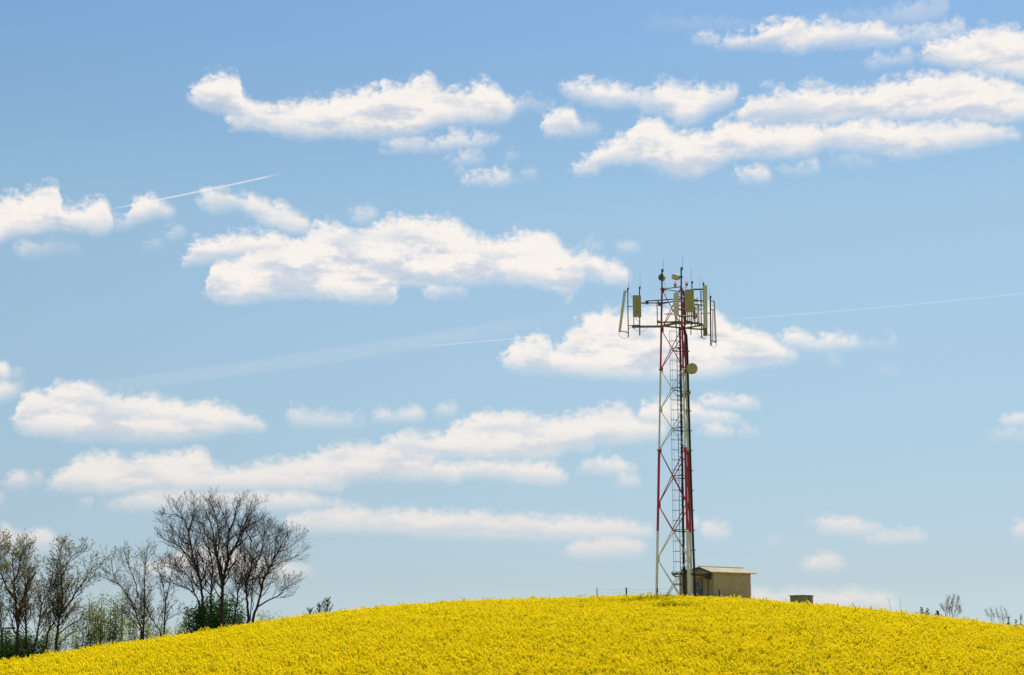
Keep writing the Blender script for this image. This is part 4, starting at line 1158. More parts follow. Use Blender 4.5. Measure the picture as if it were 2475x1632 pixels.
# ------------------------------------------------------------------ equipment hut
def build_hut():
    U = lambda zx, zy, y: at(1400 + zx / 3.963, 1320 + zy / 3.963, y)
    y0 = 101.6                                  # nearest wall corner
    c0 = U(1290, 250, y0)
    ez = c0.z                                   # eave height
    a = R(31)
    e = Vector((math.cos(a), math.sin(a), 0))   # along the long wall, away to the right
    n = Vector((-math.sin(a), math.cos(a), 0))  # along the gable wall, away to the left
    Lw, Gw = 3.0, 3.7
    c0.z = gz(c0.x, c0.y) - 0.3
    base = Vector((c0.x, c0.y, gz(c0.x, c0.y)))
    H = thing('equipment_hut', base, 'tan equipment hut with a low pitched roof beside the mast foot', 'hut')
    wallm = mat('tan_render', (0.48, 0.385, 0.24), 0.9, vary=0.05, scale=1.3, bump=0.15, vary2=(0.50, 0.40, 0.255))
    ridge_n, ridge_h = 1.15, 0.34
    left_h = 0.02
    zb = c0.z

    def P(u, v, z):
        return Vector((c0.x, c0.y, z)) + e * u + n * v
    m = MB()
    prof = [(0, ez), (ridge_n, ez + ridge_h), (Gw, ez + left_h)]
    vs = []
    for u in (0, Lw):
        vs += [P(u, 0, zb)] + [P(u, v, z) for v, z in prof] + [P(u, Gw, zb)]
    fs = [(0, 4, 3, 2, 1), (5, 6, 7, 8, 9), (0, 1, 6, 5), (4, 9, 8, 3), (1, 2, 7, 6), (2, 3, 8, 7), (0, 5, 9, 4)]
    m.add(vs, fs)
    m.build('wall', wallm, H)
    # corner strip, slightly lighter
    m = MB()
    m.bar(P(-.012, -.012, zb), P(-.012, -.012, ez - .02), 0.05, 0.05)
    m.build('corner_trim', mat('pale_trim', (0.52, 0.44, 0.29), 0.8), H)
    # roof: two corrugated sheets with overhang
    roofm = mat('weathered_roof_sheet', (0.42, 0.36, 0.25), 0.85, vary=0.16, scale=2.0, bump=0.2, stretch=(1, 1, 1))
    m = MB()
    th = 0.045

    def slope(v0, z0, v1, z1):
        u0, u1 = -0.32, Lw + 0.34
        k = 26
        for i in range(k):
            ua, ub = u0 + (u1 - u0) * i / k, u0 + (u1 - u0) * (i + 1) / k
            um = (ua + ub) / 2
            for (p, q, hp, hq) in ((ua, um, 0, .018), (um, ub, .018, 0)):
                m.add([P(p, v0, z0 + hp), P(q, v0, z0 + hq), P(q, v1, z1 + hq), P(p, v1, z1 + hp),
                       P(p, v0, z0 - th), P(q, v0, z0 - th), P(q, v1, z1 - th), P(p, v1, z1 - th)],
                      [(0, 1, 2, 3), (7, 6, 5, 4), (0, 4, 5, 1), (2, 6, 7, 3), (0, 3, 7, 4), (1, 5, 6, 2)])
    s1 = ridge_h / ridge_n
    o = 0.2
    slope(-o, ez - s1 * o + .06, ridge_n, ez + ridge_h + .06)
    s2 = (ridge_h - left_h) / (Gw - ridge_n)
    slope(ridge_n, ez + ridge_h + .062, Gw + o, ez + left_h - s2 * o + .062)
    rf = m.build('roof', roofm, H)
    m = MB()
    m.tube([P(-.33, ridge_n, ez + ridge_h + .075), P(Lw + .35, ridge_n, ez + ridge_h + .075)], 0.045, 6)
    m.build('ridge_cap', roofm, rf)
    m = MB()
    m.bar(P(-.30, -o + .03, ez - s1 * o - .0), P(-.30, ridge_n, ez + ridge_h - .02), 0.03, 0.10)
    m.bar(P(-.30, ridge_n, ez + ridge_h - .02), P(-.30, Gw + o - .03, ez + left_h - s2 * o), 0.03, 0.10)
    m.build('bargeboard', mat('dark_timber', (0.075, 0.07, 0.045), 0.8, vary=0.3), rf)
    # door with a window in the gable wall
    dv0, dv1 = 1.22, 2.25
    zd = ez - 0.42
    D = MB()
    D.box(P(-.03, (dv0 + dv1) / 2, (zb + zd) / 2), (0.05, dv1 - dv0, zd - zb), Matrix.Rotation(a, 3, 'Z'))
    door = D.build('door', mat('blue_grey_door', (0.11, 0.135, 0.14), 0.5, vary=0.15, scale=2), H)
    m = MB()
    wv0, wv1, wz0, wz1 = dv0 + .10, dv1 - .10, zd - .52, zd - .10
    for (va, vb, za, zc) in ((wv0 - .05, wv1 + .05, wz1, wz1 + .06), (wv0 - .05, wv1 + .05, wz0 - .06, wz0), (wv0 - .06, wv0, wz0, wz1), (wv1, wv1 + .06, wz0, wz1)):
        m.box(P(-.07, (va + vb) / 2, (za + zc) / 2), (0.035, vb - va, zc - za), Matrix.Rotation(a, 3, 'Z'))
    m.build('window_frame', mat('pale_frame_paint', (0.42, 0.42, 0.36), 0.6), door)
    m = MB()
    m.box(P(-.06, (wv0 + wv1) / 2, (wz0 + wz1) / 2), (0.015, wv1 - wv0, wz1 - wz0), Matrix.Rotation(a, 3, 'Z'))
    m.build('window_pane', mat('dark_glass', (0.03, 0.045, 0.06), 0.12, spec=0.6), door)
    m = MB()
    m.box(P(-.075, dv1 - .1, zd - .85), (0.05, 0.05, 0.16), Matrix.Rotation(a, 3, 'Z'))
    m.build('handle', STEEL, door)
    # canopy over the door and the conduit beside it
    m = MB()
    m.box(P(-.22, 1.75, zd + .16), (0.42, 1.5, 0.05), Matrix.Rotation(a, 3, 'Z'))
    m.build('canopy', mat('pale_canopy', (0.6, 0.57, 0.5), 0.6), H)
    m = MB()
    m.bar(P(-.03, .62, zb), P(-.03, .62, ez - .35), 0.04, 0.04)
    m.build('conduit', STEEL, H)
    # cable entry box on the gable
    m = MB()
    m.box(P(-.16, .42, ez - .25), (0.24, 0.34, 0.34), Matrix.Rotation(a, 3, 'Z'))
    m.build('cable_entry_box', mat('dark_box_paint', (0.05, 0.055, 0.045), 0.6), H)
    KEEP_CLEAR.append((P(Lw / 2, Gw / 2, 0).x, P(Lw / 2, Gw / 2, 0).y, 2.6))
    # cable bridge from the mast ladder to the hut
    p0, p1 = U(905, 262, 99.9), P(-.2, .5, ez - .22)
    p1.z = p0.z - 0.05
    B = thing('cable_bridge', p0, 'dark cable bridge running from the mast ladder to the hut gable', 'cable tray')
    m = MB()
    d = (p1 - p0)
    side = Vector((-d.y, d.x, 0)).normalized() * 0.16
    for s in (-1, 1):
        m.bar(p0 + side * s, p1 + side * s, 0.035, 0.09)
    for k in range(12):
        c = p0.lerp(p1, (k + .5) / 12)
        m.bar(c - side, c + side, 0.03, 0.03)
    m.build('tray', STEEL, B)
    m = MB()
    for k in range(5):
        o2 = side * (-.7 + .35 * k) + Vector((0, 0, .07))
        st = p0.lerp(p1, .3)
        m = MB()
        m.tube([st + o2 + Vector((.02, 0, .35)), st + o2 + Vector((.05, 0, .12)), st.lerp(p1, .15) + o2 + Vector((0, 0, .02)), p1 + o2], 0.024, 5)
        m.build('cable', CABLE, B, smooth=True)
    # upturned end of the bridge
    m = MB()
    m.tube([p0 + Vector((.05, -.1, -.13)), p0 + Vector((-.1, -.1, -.1)), p0 + Vector((-.14, -.1, 0.02)), p0 + Vector((-.06, -.1, .12))], 0.03, 6)
    m.tube([p0 + Vector((.35, -.1, -.2)), p0 + Vector((.1, -.1, -.2)), p0 + Vector((-.05, -.1, -.12))], 0.05, 6)
    m.build('end_guard', STEEL, B)
    m = MB()
    g = p0.lerp(p1, .36)
    m.bar(Vector((g.x, g.y, gz(g.x, g.y) - .2)), Vector((g.x, g.y, p0.z - .02)), 0.07, 0.07)
    m.build('support_post', STEEL, B)
    # weathered timber cabinet between the mast legs
    cpx = U(1017, 300, 101.9)
    cb = Vector((cpx.x, cpx.y, gz(cpx.x, cpx.y)))
    W = thing('equipment_cabinet', cb, 'brown equipment cabinet standing behind the white mast legs', 'cabinet')
    m = MB()
    top = U(1017, 236, 101.9).z
    m.box((cb.x + .1, cb.y + .3, (cb.z + top) / 2), (0.5, 0.6, top - cb.z))
    m.build('housing', mat('brown_cabinet', (0.24, 0.18, 0.11), 0.85, vary=0.2, scale=3), W)
    m = MB()
    m.box((cb.x + .1, cb.y + .3, top + .04), (0.6, 0.72, 0.08))
    m.build('lid', mat('dark_timber', (0.075, 0.07, 0.045), 0.8), W)
    KEEP_CLEAR.append((cb.x, cb.y + .3, 0.5))


def build_box():
    U = lambda zx, zy, y: at(1400 + zx / 3.963, 1320 + zy / 3.963, y)
    near = at(1940, 1438, 101.6)
    top = near.z
    ang = R(43)
    M = Matrix.Rotation(ang, 3, 'Z')
    w, dp = 1.08, 1.0
    c = near + M @ Vector((w / 2, 0, 0))
    off = M @ Vector((0, dp / 2, 0))
    g = gz(near.x, near.y)
    W = thing('concrete_box', (c.x, c.y, g), 'low grey concrete box with a thin lid in the crop right of the hut', 'concrete box')
    m = MB()
    m.box((c.x + off.x, c.y + off.y, (g - .2 + top - .06) / 2), (w, dp, top - .06 - g + .2), M)
    m.build('body', mat('weathered_concrete', (0.27, 0.255, 0.20), 0.9, vary=0.2, scale=1.5, bump=0.3), W)
    m = MB()
    m.box((c.x + off.x, c.y + off.y, top - .03), (w + .1, dp + .1, 0.055), M)
    m.build('lid', mat('mossy_lid', (0.14, 0.16, 0.09), 0.9, vary=0.3, scale=3), W)
    m = MB()
    p = c + M @ Vector((.1, -.012, 0))
    m.box((p.x, p.y, (g + top) / 2), (0.05, 0.02, top - g - .14), M)
    m.build('joint', mat('dark_joint', (0.12, 0.115, 0.095), 0.9), W)
    KEEP_CLEAR.append((c.x + off.x, c.y + off.y, 0.9))


def build_fence():
    y = 99.0
    spots = [(1442.5, 1421, 0.03, y), (1513.5, 1420.5, 0.055, y), (1588.5, 1421, 0.055, y - .3), (1738, 1425, 0.045, 99.2)]
    base = at(1442.5, 1445, y)
    F = thing('wire_fence', (base.x, base.y, gz(base.x, base.y)), 'low sagging wire fence with dark wooden posts left of the mast foot', 'fence')
    tops = []
    for px, py, w, yy in spots:
        t = at(px, py, yy)
        m = MB()
        g = gz(t.x, t.y)
        m.tube([Vector((t.x, t.y, g - .3)), Vector((t.x + .02, t.y, (g + t.z) / 2)), Vector((t.x, t.y, t.z))], [w, w * .95, w * .85], 7)
        m.build('fence_post', mat('old_dark_wood', (0.06, 0.055, 0.04), 0.9, vary=0.3), F)
        tops.append(t)
    for k, dz in enumerate((0.05, 0.22, 0.40)):
        m = MB()
        pts = []
        for a, b in zip(tops[:-1], tops[1:]):
            for i in range(9):
                t = i / 8
                p = a.lerp(b, t)
                pts.append(p + Vector((0, -.05, -dz - 0.09 * 4 * t * (1 - t) * (1 + .4 * k))))
        m.tube(pts, 0.006, 4)
        m.build('wire', mat('fence_wire', (0.28, 0.27, 0.25), 0.5, metal=0.5), F)


build_tower()
build_antennas()
build_top()
build_hut()
build_box()
build_fence()


# ------------------------------------------------------------------ trees and shrubs
BARK = mat('dark_bark', (0.045, 0.034, 0.028), 0.9, vary=0.35, scale=5)
TWIG = mat('twig_bark', (0.075, 0.052, 0.042), 0.85, vary=0.3, scale=3)
BUD = mat('opening_leaf_buds', (0.25, 0.25, 0.06), 0.7, vary=0.35, scale=2, trans=0.5, vary2=(0.3, 0.27, 0.08), spec=.1)
SPRING = mat('spring_leaves', (0.27, 0.32, 0.045), 0.7, vary=0.35, scale=1.5, trans=0.5, spec=.1)
DEEP = mat('deep_green_leaves', (0.05, 0.115, 0.016), 0.6, vary=0.45, scale=1.2, trans=0.4, spec=.1)
NEEDLE = mat('young_conifer_needles', (0.05, 0.13, 0.035), 0.6, vary=0.3, scale=2, trans=0.15)
PALE_TWIG = mat('pale_twig_bark', (0.19, 0.14, 0.115), 0.85, vary=0.3, scale=3)
STALK = mat('dry_stalk', (0.16, 0.12, 0.08), 0.9, vary=0.3, scale=2)


def smooth_path(pts, k=4):
    """Catmull-Rom through hand-placed points"""
    P = [pts[0] * 2 - pts[1]] + list(pts) + [pts[-1] * 2 - pts[-2]]
    out = []
    for i in range(1, len(P) - 2):
        for j in range(k):
            t = j / k
            a, b, c, d = P[i - 1], P[i], P[i + 1], P[i + 2]
            out.append(0.5 * ((2 * b) + (c - a) * t + (2 * a - 5 * b + 4 * c - d) * t * t + (3 * b - a - 3 * c + d) * t ** 3))
    out.append(P[-2])
    return out


def grow(rnd, mbs, pts, r0, r1, level, opt, leaves):
    """tube along pts, then side shoots that bend upward; mbs = (limbs, twigs)"""
    n = len(pts)
    rs = [r0 + (r1 - r0) * (i / (n - 1)) ** 0.8 for i in range(n)]
    thick = r0 > opt.get('limb', 0.028)
    mbs[0 if thick else 1].tube(pts, rs, 7 if r0 > 0.08 else (5 if thick else 3), False)
    if level >= opt['levels']:
        if rnd.random() < opt['leaf']:
            leaves.append((pts[-1], (pts[-1] - pts[-2]).normalized()))
        return
    total = sum((b - a).length for a, b in zip(pts[:-1], pts[1:]))
    count = max(2, int(total * opt['dens'][level] * rnd.uniform(0.8, 1.2)))
    start = opt['start'][level]
    ph = rnd.uniform(0, 6.28)
    for c in range(count):
        t = start + (1 - start) * (c + rnd.uniform(0.1, 0.9)) / count
        f = t * (n - 1)
        i = min(int(f), n - 2)
        p = pts[i].lerp(pts[i + 1], f - i)
        d = (pts[i + 1] - pts[i]).normalized()
        u = d.orthogonal().normalized()
        w = d.cross(u)
        ph += 2.4 + rnd.uniform(-.5, .5)
        side = u * math.cos(ph) + w * math.sin(ph)
        side.z *= 0.6
        ang = rnd.uniform(0.45, 0.95)
        q = (d * math.cos(ang) + side * math.sin(ang)).normalized()
        ln = opt['len'][level] * rnd.uniform(0.55, 1.25) * (1.15 - 0.78 * t)
        k = 5 if level == 0 else (4 if level == 1 else 3)
        path = [p]
        for s in range(k):
            q = (q + Vector((rnd.gauss(0, .16), rnd.gauss(0, .16), rnd.gauss(0, .1) + opt['up']))).normalized()
            path.append(path[-1] + q * ln / k)
        rr = rs[i] * rnd.uniform(0.42, 0.62)
        rr = max(min(rr, opt['rmax'][level]), opt['rmin'])
        grow(rnd, mbs, path, rr, max(rr * 0.45, opt['rmin'] * .7), level + 1, opt, leaves)


BARE = dict(levels=3, dens=(2.7, 4.3, 5.6), len=(1.8, 1.0, 0.48), start=(0.28, 0.15, 0.1), up=0.11, rmax=(0.055, 0.022, 0.012), rmin=0.0075, leaf=0.06)


def tree(name, label, cat, sheet, y, stems, r0, opt, seed, leaf_mat=None, leaf_size=0.11, group=None, twig_mat=None, squeeze=None):
    """stems: hand-placed polylines on a detail sheet; y: distance of the tree; depth wanders along every stem"""
    rnd = random.Random(seed)
    ox, oy, sc = sheet
    if squeeze:
        cx, cy, fx, fy = squeeze
        stems = [(q[0], [(cx + (a - cx) * fx, cy + (b - cy) * (fy if b < cy else 1)) for a, b in q[1]]) + tuple(q[2:]) for q in stems]
    world = []
    for st in stems:
        w, pts = st[0], st[1]
        dy = st[2] if len(st) > 2 else rnd.uniform(-.4, .4)
        slope = rnd.uniform(-1, 1) * 0.35
        line = []
        for i, (a, b) in enumerate(pts):
            line.append(at(ox + a / sc, oy + b / sc, y + dy + slope * i * (0.6 + rnd.random() * .5)))
        if dy == 0 or len(st) < 4:
            pass
        world.append((w, line, len(st) > 3))
    first = world[0][1][0]
    base = Vector((first.x, first.y, gz(first.x, first.y)))
    T = thing(name, base, label, cat, group)
    limbs, twigs, leaves = MB(), MB(), []
    for w, line, branch in world:
        if not branch:
            p = line[0]
            g = gz(p.x, p.y)
            if p.z > g:
                line = [Vector((p.x + (p.x - line[1].x) * .1, p.y, g - .15))] + line
        path = smooth_path(line, 4)
        path = [q + Vector((rnd.gauss(0, .015), rnd.gauss(0, .03), 0)) for q in path]
        grow(rnd, (limbs, twigs), path, r0 * w, 0.014, 0, opt, leaves)
    limbs.build('trunk', BARK, T, smooth=True)
    tw = twigs.build('crown', twig_mat or TWIG, T)
    if leaves:
        m = MB()
        for p, d in leaves:
            for k in range(opt.get('per', 3)):
                q = (d + Vector((rnd.gauss(0, .6), rnd.gauss(0, .6), rnd.gauss(0, .5)))).normalized()
                m.leaf(p - d * rnd.uniform(0, .12), q, Vector((rnd.gauss(0, 1), rnd.gauss(0, 1), 1)), leaf_size * rnd.uniform(.6, 1.3), leaf_size * .55)
        m.build('leaves', leaf_mat or BUD, tw)
    return T


def bush(name, label, cat, px, py_top, y, width, height, leaf_mat, nleaf, size, seed, group=None, loose=0.3, upright=0.0, stems=9, dome=.45, low=.38):
    """leafy shrub: stems fan out of the base, leaf clumps sit along them and fill an uneven crown"""
    rnd = random.Random(seed)
    top = at(px, py_top, y)
    g = gz(top.x, y)
    base = Vector((top.x, y, g))
    H = height if height else top.z - g
    zoff = top.z - H
    B = thing(name, base, label, cat, group)
    st, lf = MB(), MB()
    clumps = []
    for k in range(stems):
        a = rnd.uniform(0, 6.28)
        r = width / 2 * math.sqrt(rnd.random()) * (1 - upright * .5)
        h = H * (1 - dome * (2 * r / width) ** 2) * rnd.uniform(.75, 1.0)
        tip = Vector((base.x + r * math.cos(a), y + r * .8 * math.sin(a), zoff + h))
        root = Vector((base.x + r * (.2 + .6 * upright) * math.cos(a), y + r * (.2 + .6 * upright) * math.sin(a), g - .1))
        path = smooth_path([root, root.lerp(tip, .5) + Vector((rnd.gauss(0, .08), rnd.gauss(0, .08), .1)), tip], 4)
        st.tube(path, [.035 - .026 * i / (len(path) - 1) for i in range(len(path))], 4, False)
        for q in range(7):
            t = rnd.uniform(low, 1.0)
            c = path[min(int(t * (len(path) - 1)), len(path) - 1)]
            d = Vector((rnd.gauss(0, 1), rnd.gauss(0, 1), rnd.gauss(.5, .6))).normalized()
            e = c + d * rnd.uniform(.1, .4) * width * .3
            st.tube([c, c.lerp(e, .5) + Vector((0, 0, .03)), e], [.011, .009, .006], 3, False)
            clumps.append((e, rnd.uniform(.10, .26) * (1 + loose)))
        clumps.append((tip, .18))
    st.build('stems', TWIG, B)
    for k in range(nleaf):
        c, s = clumps[rnd.randrange(len(clumps))]
        p = c + Vector((rnd.gauss(0, s), rnd.gauss(0, s), rnd.gauss(0, s * 1.1)))
        d = Vector((rnd.gauss(0, 1), rnd.gauss(0, 1), rnd.gauss(.3, .8))).normalized()
        lf.leaf(p, d, Vector((rnd.gauss(0, 1), rnd.gauss(0, 1), 1)), size * rnd.uniform(.6, 1.4), size * .6)
    lf.build('foliage', leaf_mat, B)
    return B


def build_trees():
    A = (0, 1150, 3.252)      # detail sheet of the left edge
    Bs = (350, 1150, 3.824)   # detail sheet of the large group
    tg = 'bare trees along the left of the hill'
    leafy = dict(BARE, leaf=0.6, per=4, len=(2.0, 1.0, .48), dens=(3.6, 5.0, 6.2))
    half = dict(BARE, leaf=0.3, per=3, dens=(3.2, 4.8, 6.0))
    # far left, heavy with buds
    tree('budding_tree', 'many-stemmed budding tree at the left edge of the view', 'tree', A, 111.5,
         [(1.0, [(136, 1400), (140, 1250), (138, 1130), (118, 960), (112, 830), (98, 690), (92, 585)], 0),
          (.7, [(138, 1130), (172, 1000), (205, 890), (232, 800), (262, 715)], 0, 1),
          (.6, [(118, 960), (60, 890), (20, 800), (-20, 720), (-40, 600)], 0, 1),
          (.75, [(198, 1410), (205, 1180), (196, 1010), (200, 850), (188, 720), (190, 600)], .8),
          (.6, [(262, 1400), (312, 1150), (330, 1010), (385, 900), (420, 760)], .5),
          (.5, [(120, 1200), (40, 1200), (-30, 1240)], -.3, 1),
          (.5, [(112, 830), (150, 740), (165, 640), (205, 560)], 0, 1),
          (.5, [(20, 1420), (5, 1100), (-10, 850), (10, 640), (5, 520)], .6)], .15, leafy, 21, group=tg)
    tree('budding_tree', 'slender forked budding tree, second from the left edge', 'tree', A, 110.8,
         [(1.0, [(440, 1385), (455, 1220), (472, 1090), (490, 950), (478, 800), (470, 660), (482, 565)], 0),
          (.75, [(472, 1090), (545, 1000), (605, 905), (680, 800), (745, 700)], 0, 1),
          (.65, [(355, 1400), (385, 1220), (440, 1120), (452, 980), (440, 820), (455, 700)], .5),
          (.45, [(478, 800), (520, 720), (560, 640), (610, 600)], 0, 1),
          (.4, [(462, 1240), (560, 1170), (660, 1120), (760, 1180)], 0, 1),
          (.4, [(460, 1330), (540, 1250), (610, 1210)], -.4, 1)], .13, leafy, 22, group=tg)
    tree('bare_tree', 'thin bare tree whose stems lean left, above the pale green shrubs', 'tree', A, 111.5,
         [(1.0, [(1125, 1285), (1132, 1100), (1135, 900), (1142, 740), (1155, 590)], 0),
          (.85, [(1112, 1280), (1080, 1120), (1010, 960), (935, 855), (830, 805)], .3),
          (.5, [(1080, 960), (1062, 830), (1010, 700), (970, 575)], .2, 1),
          (.4, [(1100, 1210), (1040, 1140), (940, 1090)], 0, 1),
          (.4, [(935, 855), (890, 770), (875, 650)], .3, 1)], .10, half, 23, group=tg)
    tree('bare_tree', 'small bare tree just left of the largest tree clump', 'tree', A, 110.8,
         [(1.0, [(1290, 1260), (1296, 1120), (1300, 980), (1275, 830), (1240, 720)], 0),
          (.7, [(1268, 1280), (1210, 1150), (1150, 1050), (1110, 950)], .2),
          (.6, [(1300, 980), (1335, 860), (1350, 760), (1380, 690)], 0, 1),
          (.4, [(1270, 1190), (1330, 1120), (1400, 1080)], 0, 1)], .075, dict(half, len=(1.5, .8, .4)), 24, group=tg)
    # the large clump
    tree('bare_tree', 'tallest bare tree, its dark trunk rising from the deep green bush', 'tree', Bs, 112,
         [(1.0, [(712, 1385), (715, 1180), (722, 1010), (742, 860), (772, 700), (765, 600), (782, 470), (740, 330), (690, 200)], 0),
          (.75, [(718, 1020), (702, 840), (664, 700), (640, 570), (618, 440), (575, 320), (530, 230)], .4, 1),
          (.6, [(765, 730), (835, 630), (882, 520), (930, 400), (1000, 270), (1070, 175)], -.3, 1),
          (.55, [(720, 1010), (690, 870), (672, 700), (690, 560), (668, 400), (640, 270), (585, 150)], -.8, 1),
          (.5, [(782, 470), (830, 360), (850, 250), (880, 160)], .3, 1),
          (.35, [(700, 1120), (640, 1020), (610, 980)], 0, 1),
          (.45, [(882, 520), (930, 440), (1000, 400), (1060, 330)], -.3, 1), (.45, [(835, 630), (920, 560), (980, 480), (1010, 380)], .5, 1),
          (.4, [(640, 570), (560, 500), (520, 400), (470, 330)], .4, 1), (.4, [(742, 860), (820, 790), (860, 700)], -.5, 1)], .165, dict(BARE, dens=(3.6, 5.3, 7.0), leaf=.05), 25, group=tg, squeeze=(690, 1390, .95, .945))
    tree('bare_tree', 'spreading bare tree on the left side of the deep green bush', 'tree', Bs, 112.6,
         [(1.0, [(528, 1390), (525, 1150), (515, 1000), (482, 870), (442, 740), (412, 600), (386, 470), (342, 340), (270, 230)], 0),
          (.85, [(608, 1390), (610, 1160), (612, 1000), (622, 840), (602, 690), (545, 560), (500, 440), (480, 300)], .6),
          (.55, [(386, 470), (420, 380), (440, 270), (440, 170)], 0, 1),
          (.55, [(500, 1240), (452, 1080), (402, 930), (335, 855), (250, 800), (165, 775)], .2),
          (.5, [(450, 770), (370, 690), (290, 600), (200, 560), (120, 520)], 0, 1),
          (.45, [(412, 600), (330, 560), (240, 440), (150, 370)], 0, 1),
          (.4, [(560, 1010), (545, 860), (520, 720), (430, 620)], .5, 1),
          (.4, [(440, 1060), (340, 1010), (210, 960)], .3, 1),
          (.4, [(482, 870), (400, 760), (330, 650), (280, 540)], .2, 1), (.4, [(342, 340), (250, 300), (180, 330)], 0, 1)], .13, dict(BARE, dens=(3.6, 5.2, 6.8), leaf=.05), 26, group=tg, squeeze=(690, 1390, .95, .945))
    tree('bare_tree', 'bare tree with a crooked trunk just right of the deep green bush', 'tree', Bs, 111.5,
         [(1.0, [(972, 1350), (966, 1200), (952, 1060), (944, 960), (986, 870), (1002, 780), (985, 690), (1004, 560), (1045, 440)], 0),
          (.7, [(832, 1390), (862, 1150), (882, 1000), (918, 850), (940, 740), (925, 620)], .4),
          (.5, [(944, 960), (905, 880), (860, 780)], 0, 1),
          (.45, [(1004, 560), (960, 480), (940, 400)], 0, 1),
          (.45, [(1000, 760), (1080, 690), (1130, 590), (1190, 470)], .2, 1),
          (.35, [(955, 1080), (890, 1000), (830, 920)], 0, 1),
          (.4, [(940, 740), (890, 640), (900, 520), (930, 430)], .4, 1), (.4, [(1045, 640), (1110, 520), (1130, 420)], .2, 1),
          (.5, [(990, 1360), (1000, 1150), (1010, 980), (1040, 840), (1080, 700), (1120, 560), (1150, 440)], .7),
          (.35, [(1010, 980), (1090, 880), (1150, 760), (1180, 640)], .7, 1)], .115, dict(BARE, dens=(3.7, 5.3, 6.8)), 27, group=tg, squeeze=(690, 1390, .95, .945))
    tree('bare_tree', 'bare tree leaning right at the right end of the tree clump', 'tree', Bs, 110.8,
         [(1.0, [(1012, 1340), (1060, 1190), (1092, 1080), (1112, 960), (1152, 860), (1212, 750), (1262, 660), (1312, 560), (1372, 470)], 0),
          (.55, [(1062, 1200), (1180, 1130), (1275, 1088), (1342, 1010), (1445, 955)], -.3, 1),
          (.45, [(960, 970), (1010, 930), (1130, 905), (1210, 830), (1300, 780)], .2, 1),
          (.4, [(1262, 660), (1340, 640), (1400, 590), (1460, 540)], .2, 1),
          (.45, [(1212, 750), (1235, 640), (1240, 520), (1235, 460)], 0, 1),
          (.35, [(1212, 790), (1330, 750), (1470, 690)], 0, 1),
          (.3, [(1010, 1230), (1020, 1170), (1012, 1135)], -.2, 1)], .115, dict(BARE, dens=(3.5, 5.1, 6.6)), 28, group=tg, squeeze=(690, 1390, .95, .945))
    # bushes among and behind them
    bush('dark_bush', 'deep green bush filling the foot of the largest tree clump', 'bush', 525, 1424, 113.8, 4.9, 0, DEEP, 15000, .16, 31, stems=54, dome=.3, loose=.55)
    bush('dark_bush', 'deep green bush at the very left edge under the budding tree', 'bush', 34, 1516, 113.4, 5.4, 0, DEEP, 14000, .16, 32, stems=54, dome=.3, loose=.55)
    sg = 'pale green shrubs between the trees'
    for k, (px, py, w, lab) in enumerate((
            (222, 1437, 1.6, 'pale green upright shrub beside the second budding tree'),
            (262, 1416, 1.8, 'tallest pale green shrub, in the gap between the budding and bare trees'),
            (292, 1424, 1.9, 'pale green shrub directly behind the stems leaning left'),
            (330, 1440, 1.7, 'pale green shrub at the foot of the thin bare tree'),
            (188, 1492, 1.5, 'low pale green shrub between the two budding trees'),
            (118, 1490, 1.7, 'olive green shrub behind the slender forked tree'),
            (392, 1500, 1.4, 'low olive shrub under the small bare tree'),
            (452, 1488, 1.3, 'low olive shrub at the left end of the deep green bush'),
            (640, 1472, 1.5, 'low olive shrub right of the tree clump'),
            (672, 1482, 1.3, 'sparse low shrub at the far right end of the tree line'),
            (150, 1500, 1.6, 'olive green shrub between the trunks of the two budding trees'),
            (240, 1452, 1.7, 'pale green shrub directly right of the slender forked tree'),
            (362, 1470, 1.5, 'pale green shrub between the thin and the small bare tree'),
            (425, 1506, 1.3, 'low olive shrub between the small bare tree and the large clump'))):
        n = (2100, 2500, 2500, 2100, 1200, 1700, 1300, 1300, 1000, 350, 1500, 2000, 1300, 1000)[k]
        bush('pale_shrub', lab, 'shrub', px, py, 113.2 + (k % 3) * .7, w * 1.25, 0, SPRING, int(n * 1.35), .125, 40 + k, group=sg, upright=.9, stems=14, low=.25)
    # young conifers showing over the brow
    for k, (px, py, w, lab) in enumerate(((749, 1470, .6, 'low young conifer, leftmost of the three on the brow'),
                                          (772, 1463, .7, 'young conifer between a low and a taller one on the brow'),
                                          (791, 1451, .8, 'tallest young conifer on the brow left of the mast'))):
        conifer(px, py, 109 + .4 * k, w, lab, 60 + k)
    # right-hand end of the hill
    Cs = (1880, 1400, 3.9966)
    low = dict(levels=2, dens=(4.5, 5), len=(.5, .25), start=(.25, .2), up=.2, rmax=(.014, .009), rmin=.006, leaf=.5, per=2, limb=.02)
    tree('bare_shrub', 'twiggy budding shrub on the right shoulder of the hill', 'shrub', Cs, 112,
         [(1, [(1690, 390), (1680, 300), (1690, 230), (1700, 160)], 0), (.8, [(1640, 380), (1630, 290), (1640, 230), (1655, 180)], .1),
          (.8, [(1620, 375), (1600, 300), (1570, 250)], -.1), (.8, [(1705, 385), (1725, 300), (1735, 220), (1745, 180)], .2),
          (.7, [(1660, 380), (1655, 300), (1690, 200)], .2), (.6, [(1740, 390), (1758, 330), (1760, 260)], .1)], .024, low, 71, leaf_size=.07, twig_mat=PALE_TWIG)
    bare_low = dict(low, leaf=.0, dens=(3.5, 3), rmax=(.009, .006), rmin=.004)
    tree('bare_shrub', 'faint leafless sapling near the right edge of the hill', 'shrub', Cs, 113,
         [(1, [(2070, 430), (2040, 360), (2000, 300)], 0), (1, [(2150, 450), (2130, 370), (2110, 290)], .1), (1, [(2170, 460), (2175, 380), (2150, 270)], 0),
          (.8, [(2180, 450), (2210, 370), (2190, 280)], .1), (.8, [(2085, 430), (2075, 350), (2055, 290)], .1)], .014, bare_low, 72, twig_mat=PALE_TWIG)
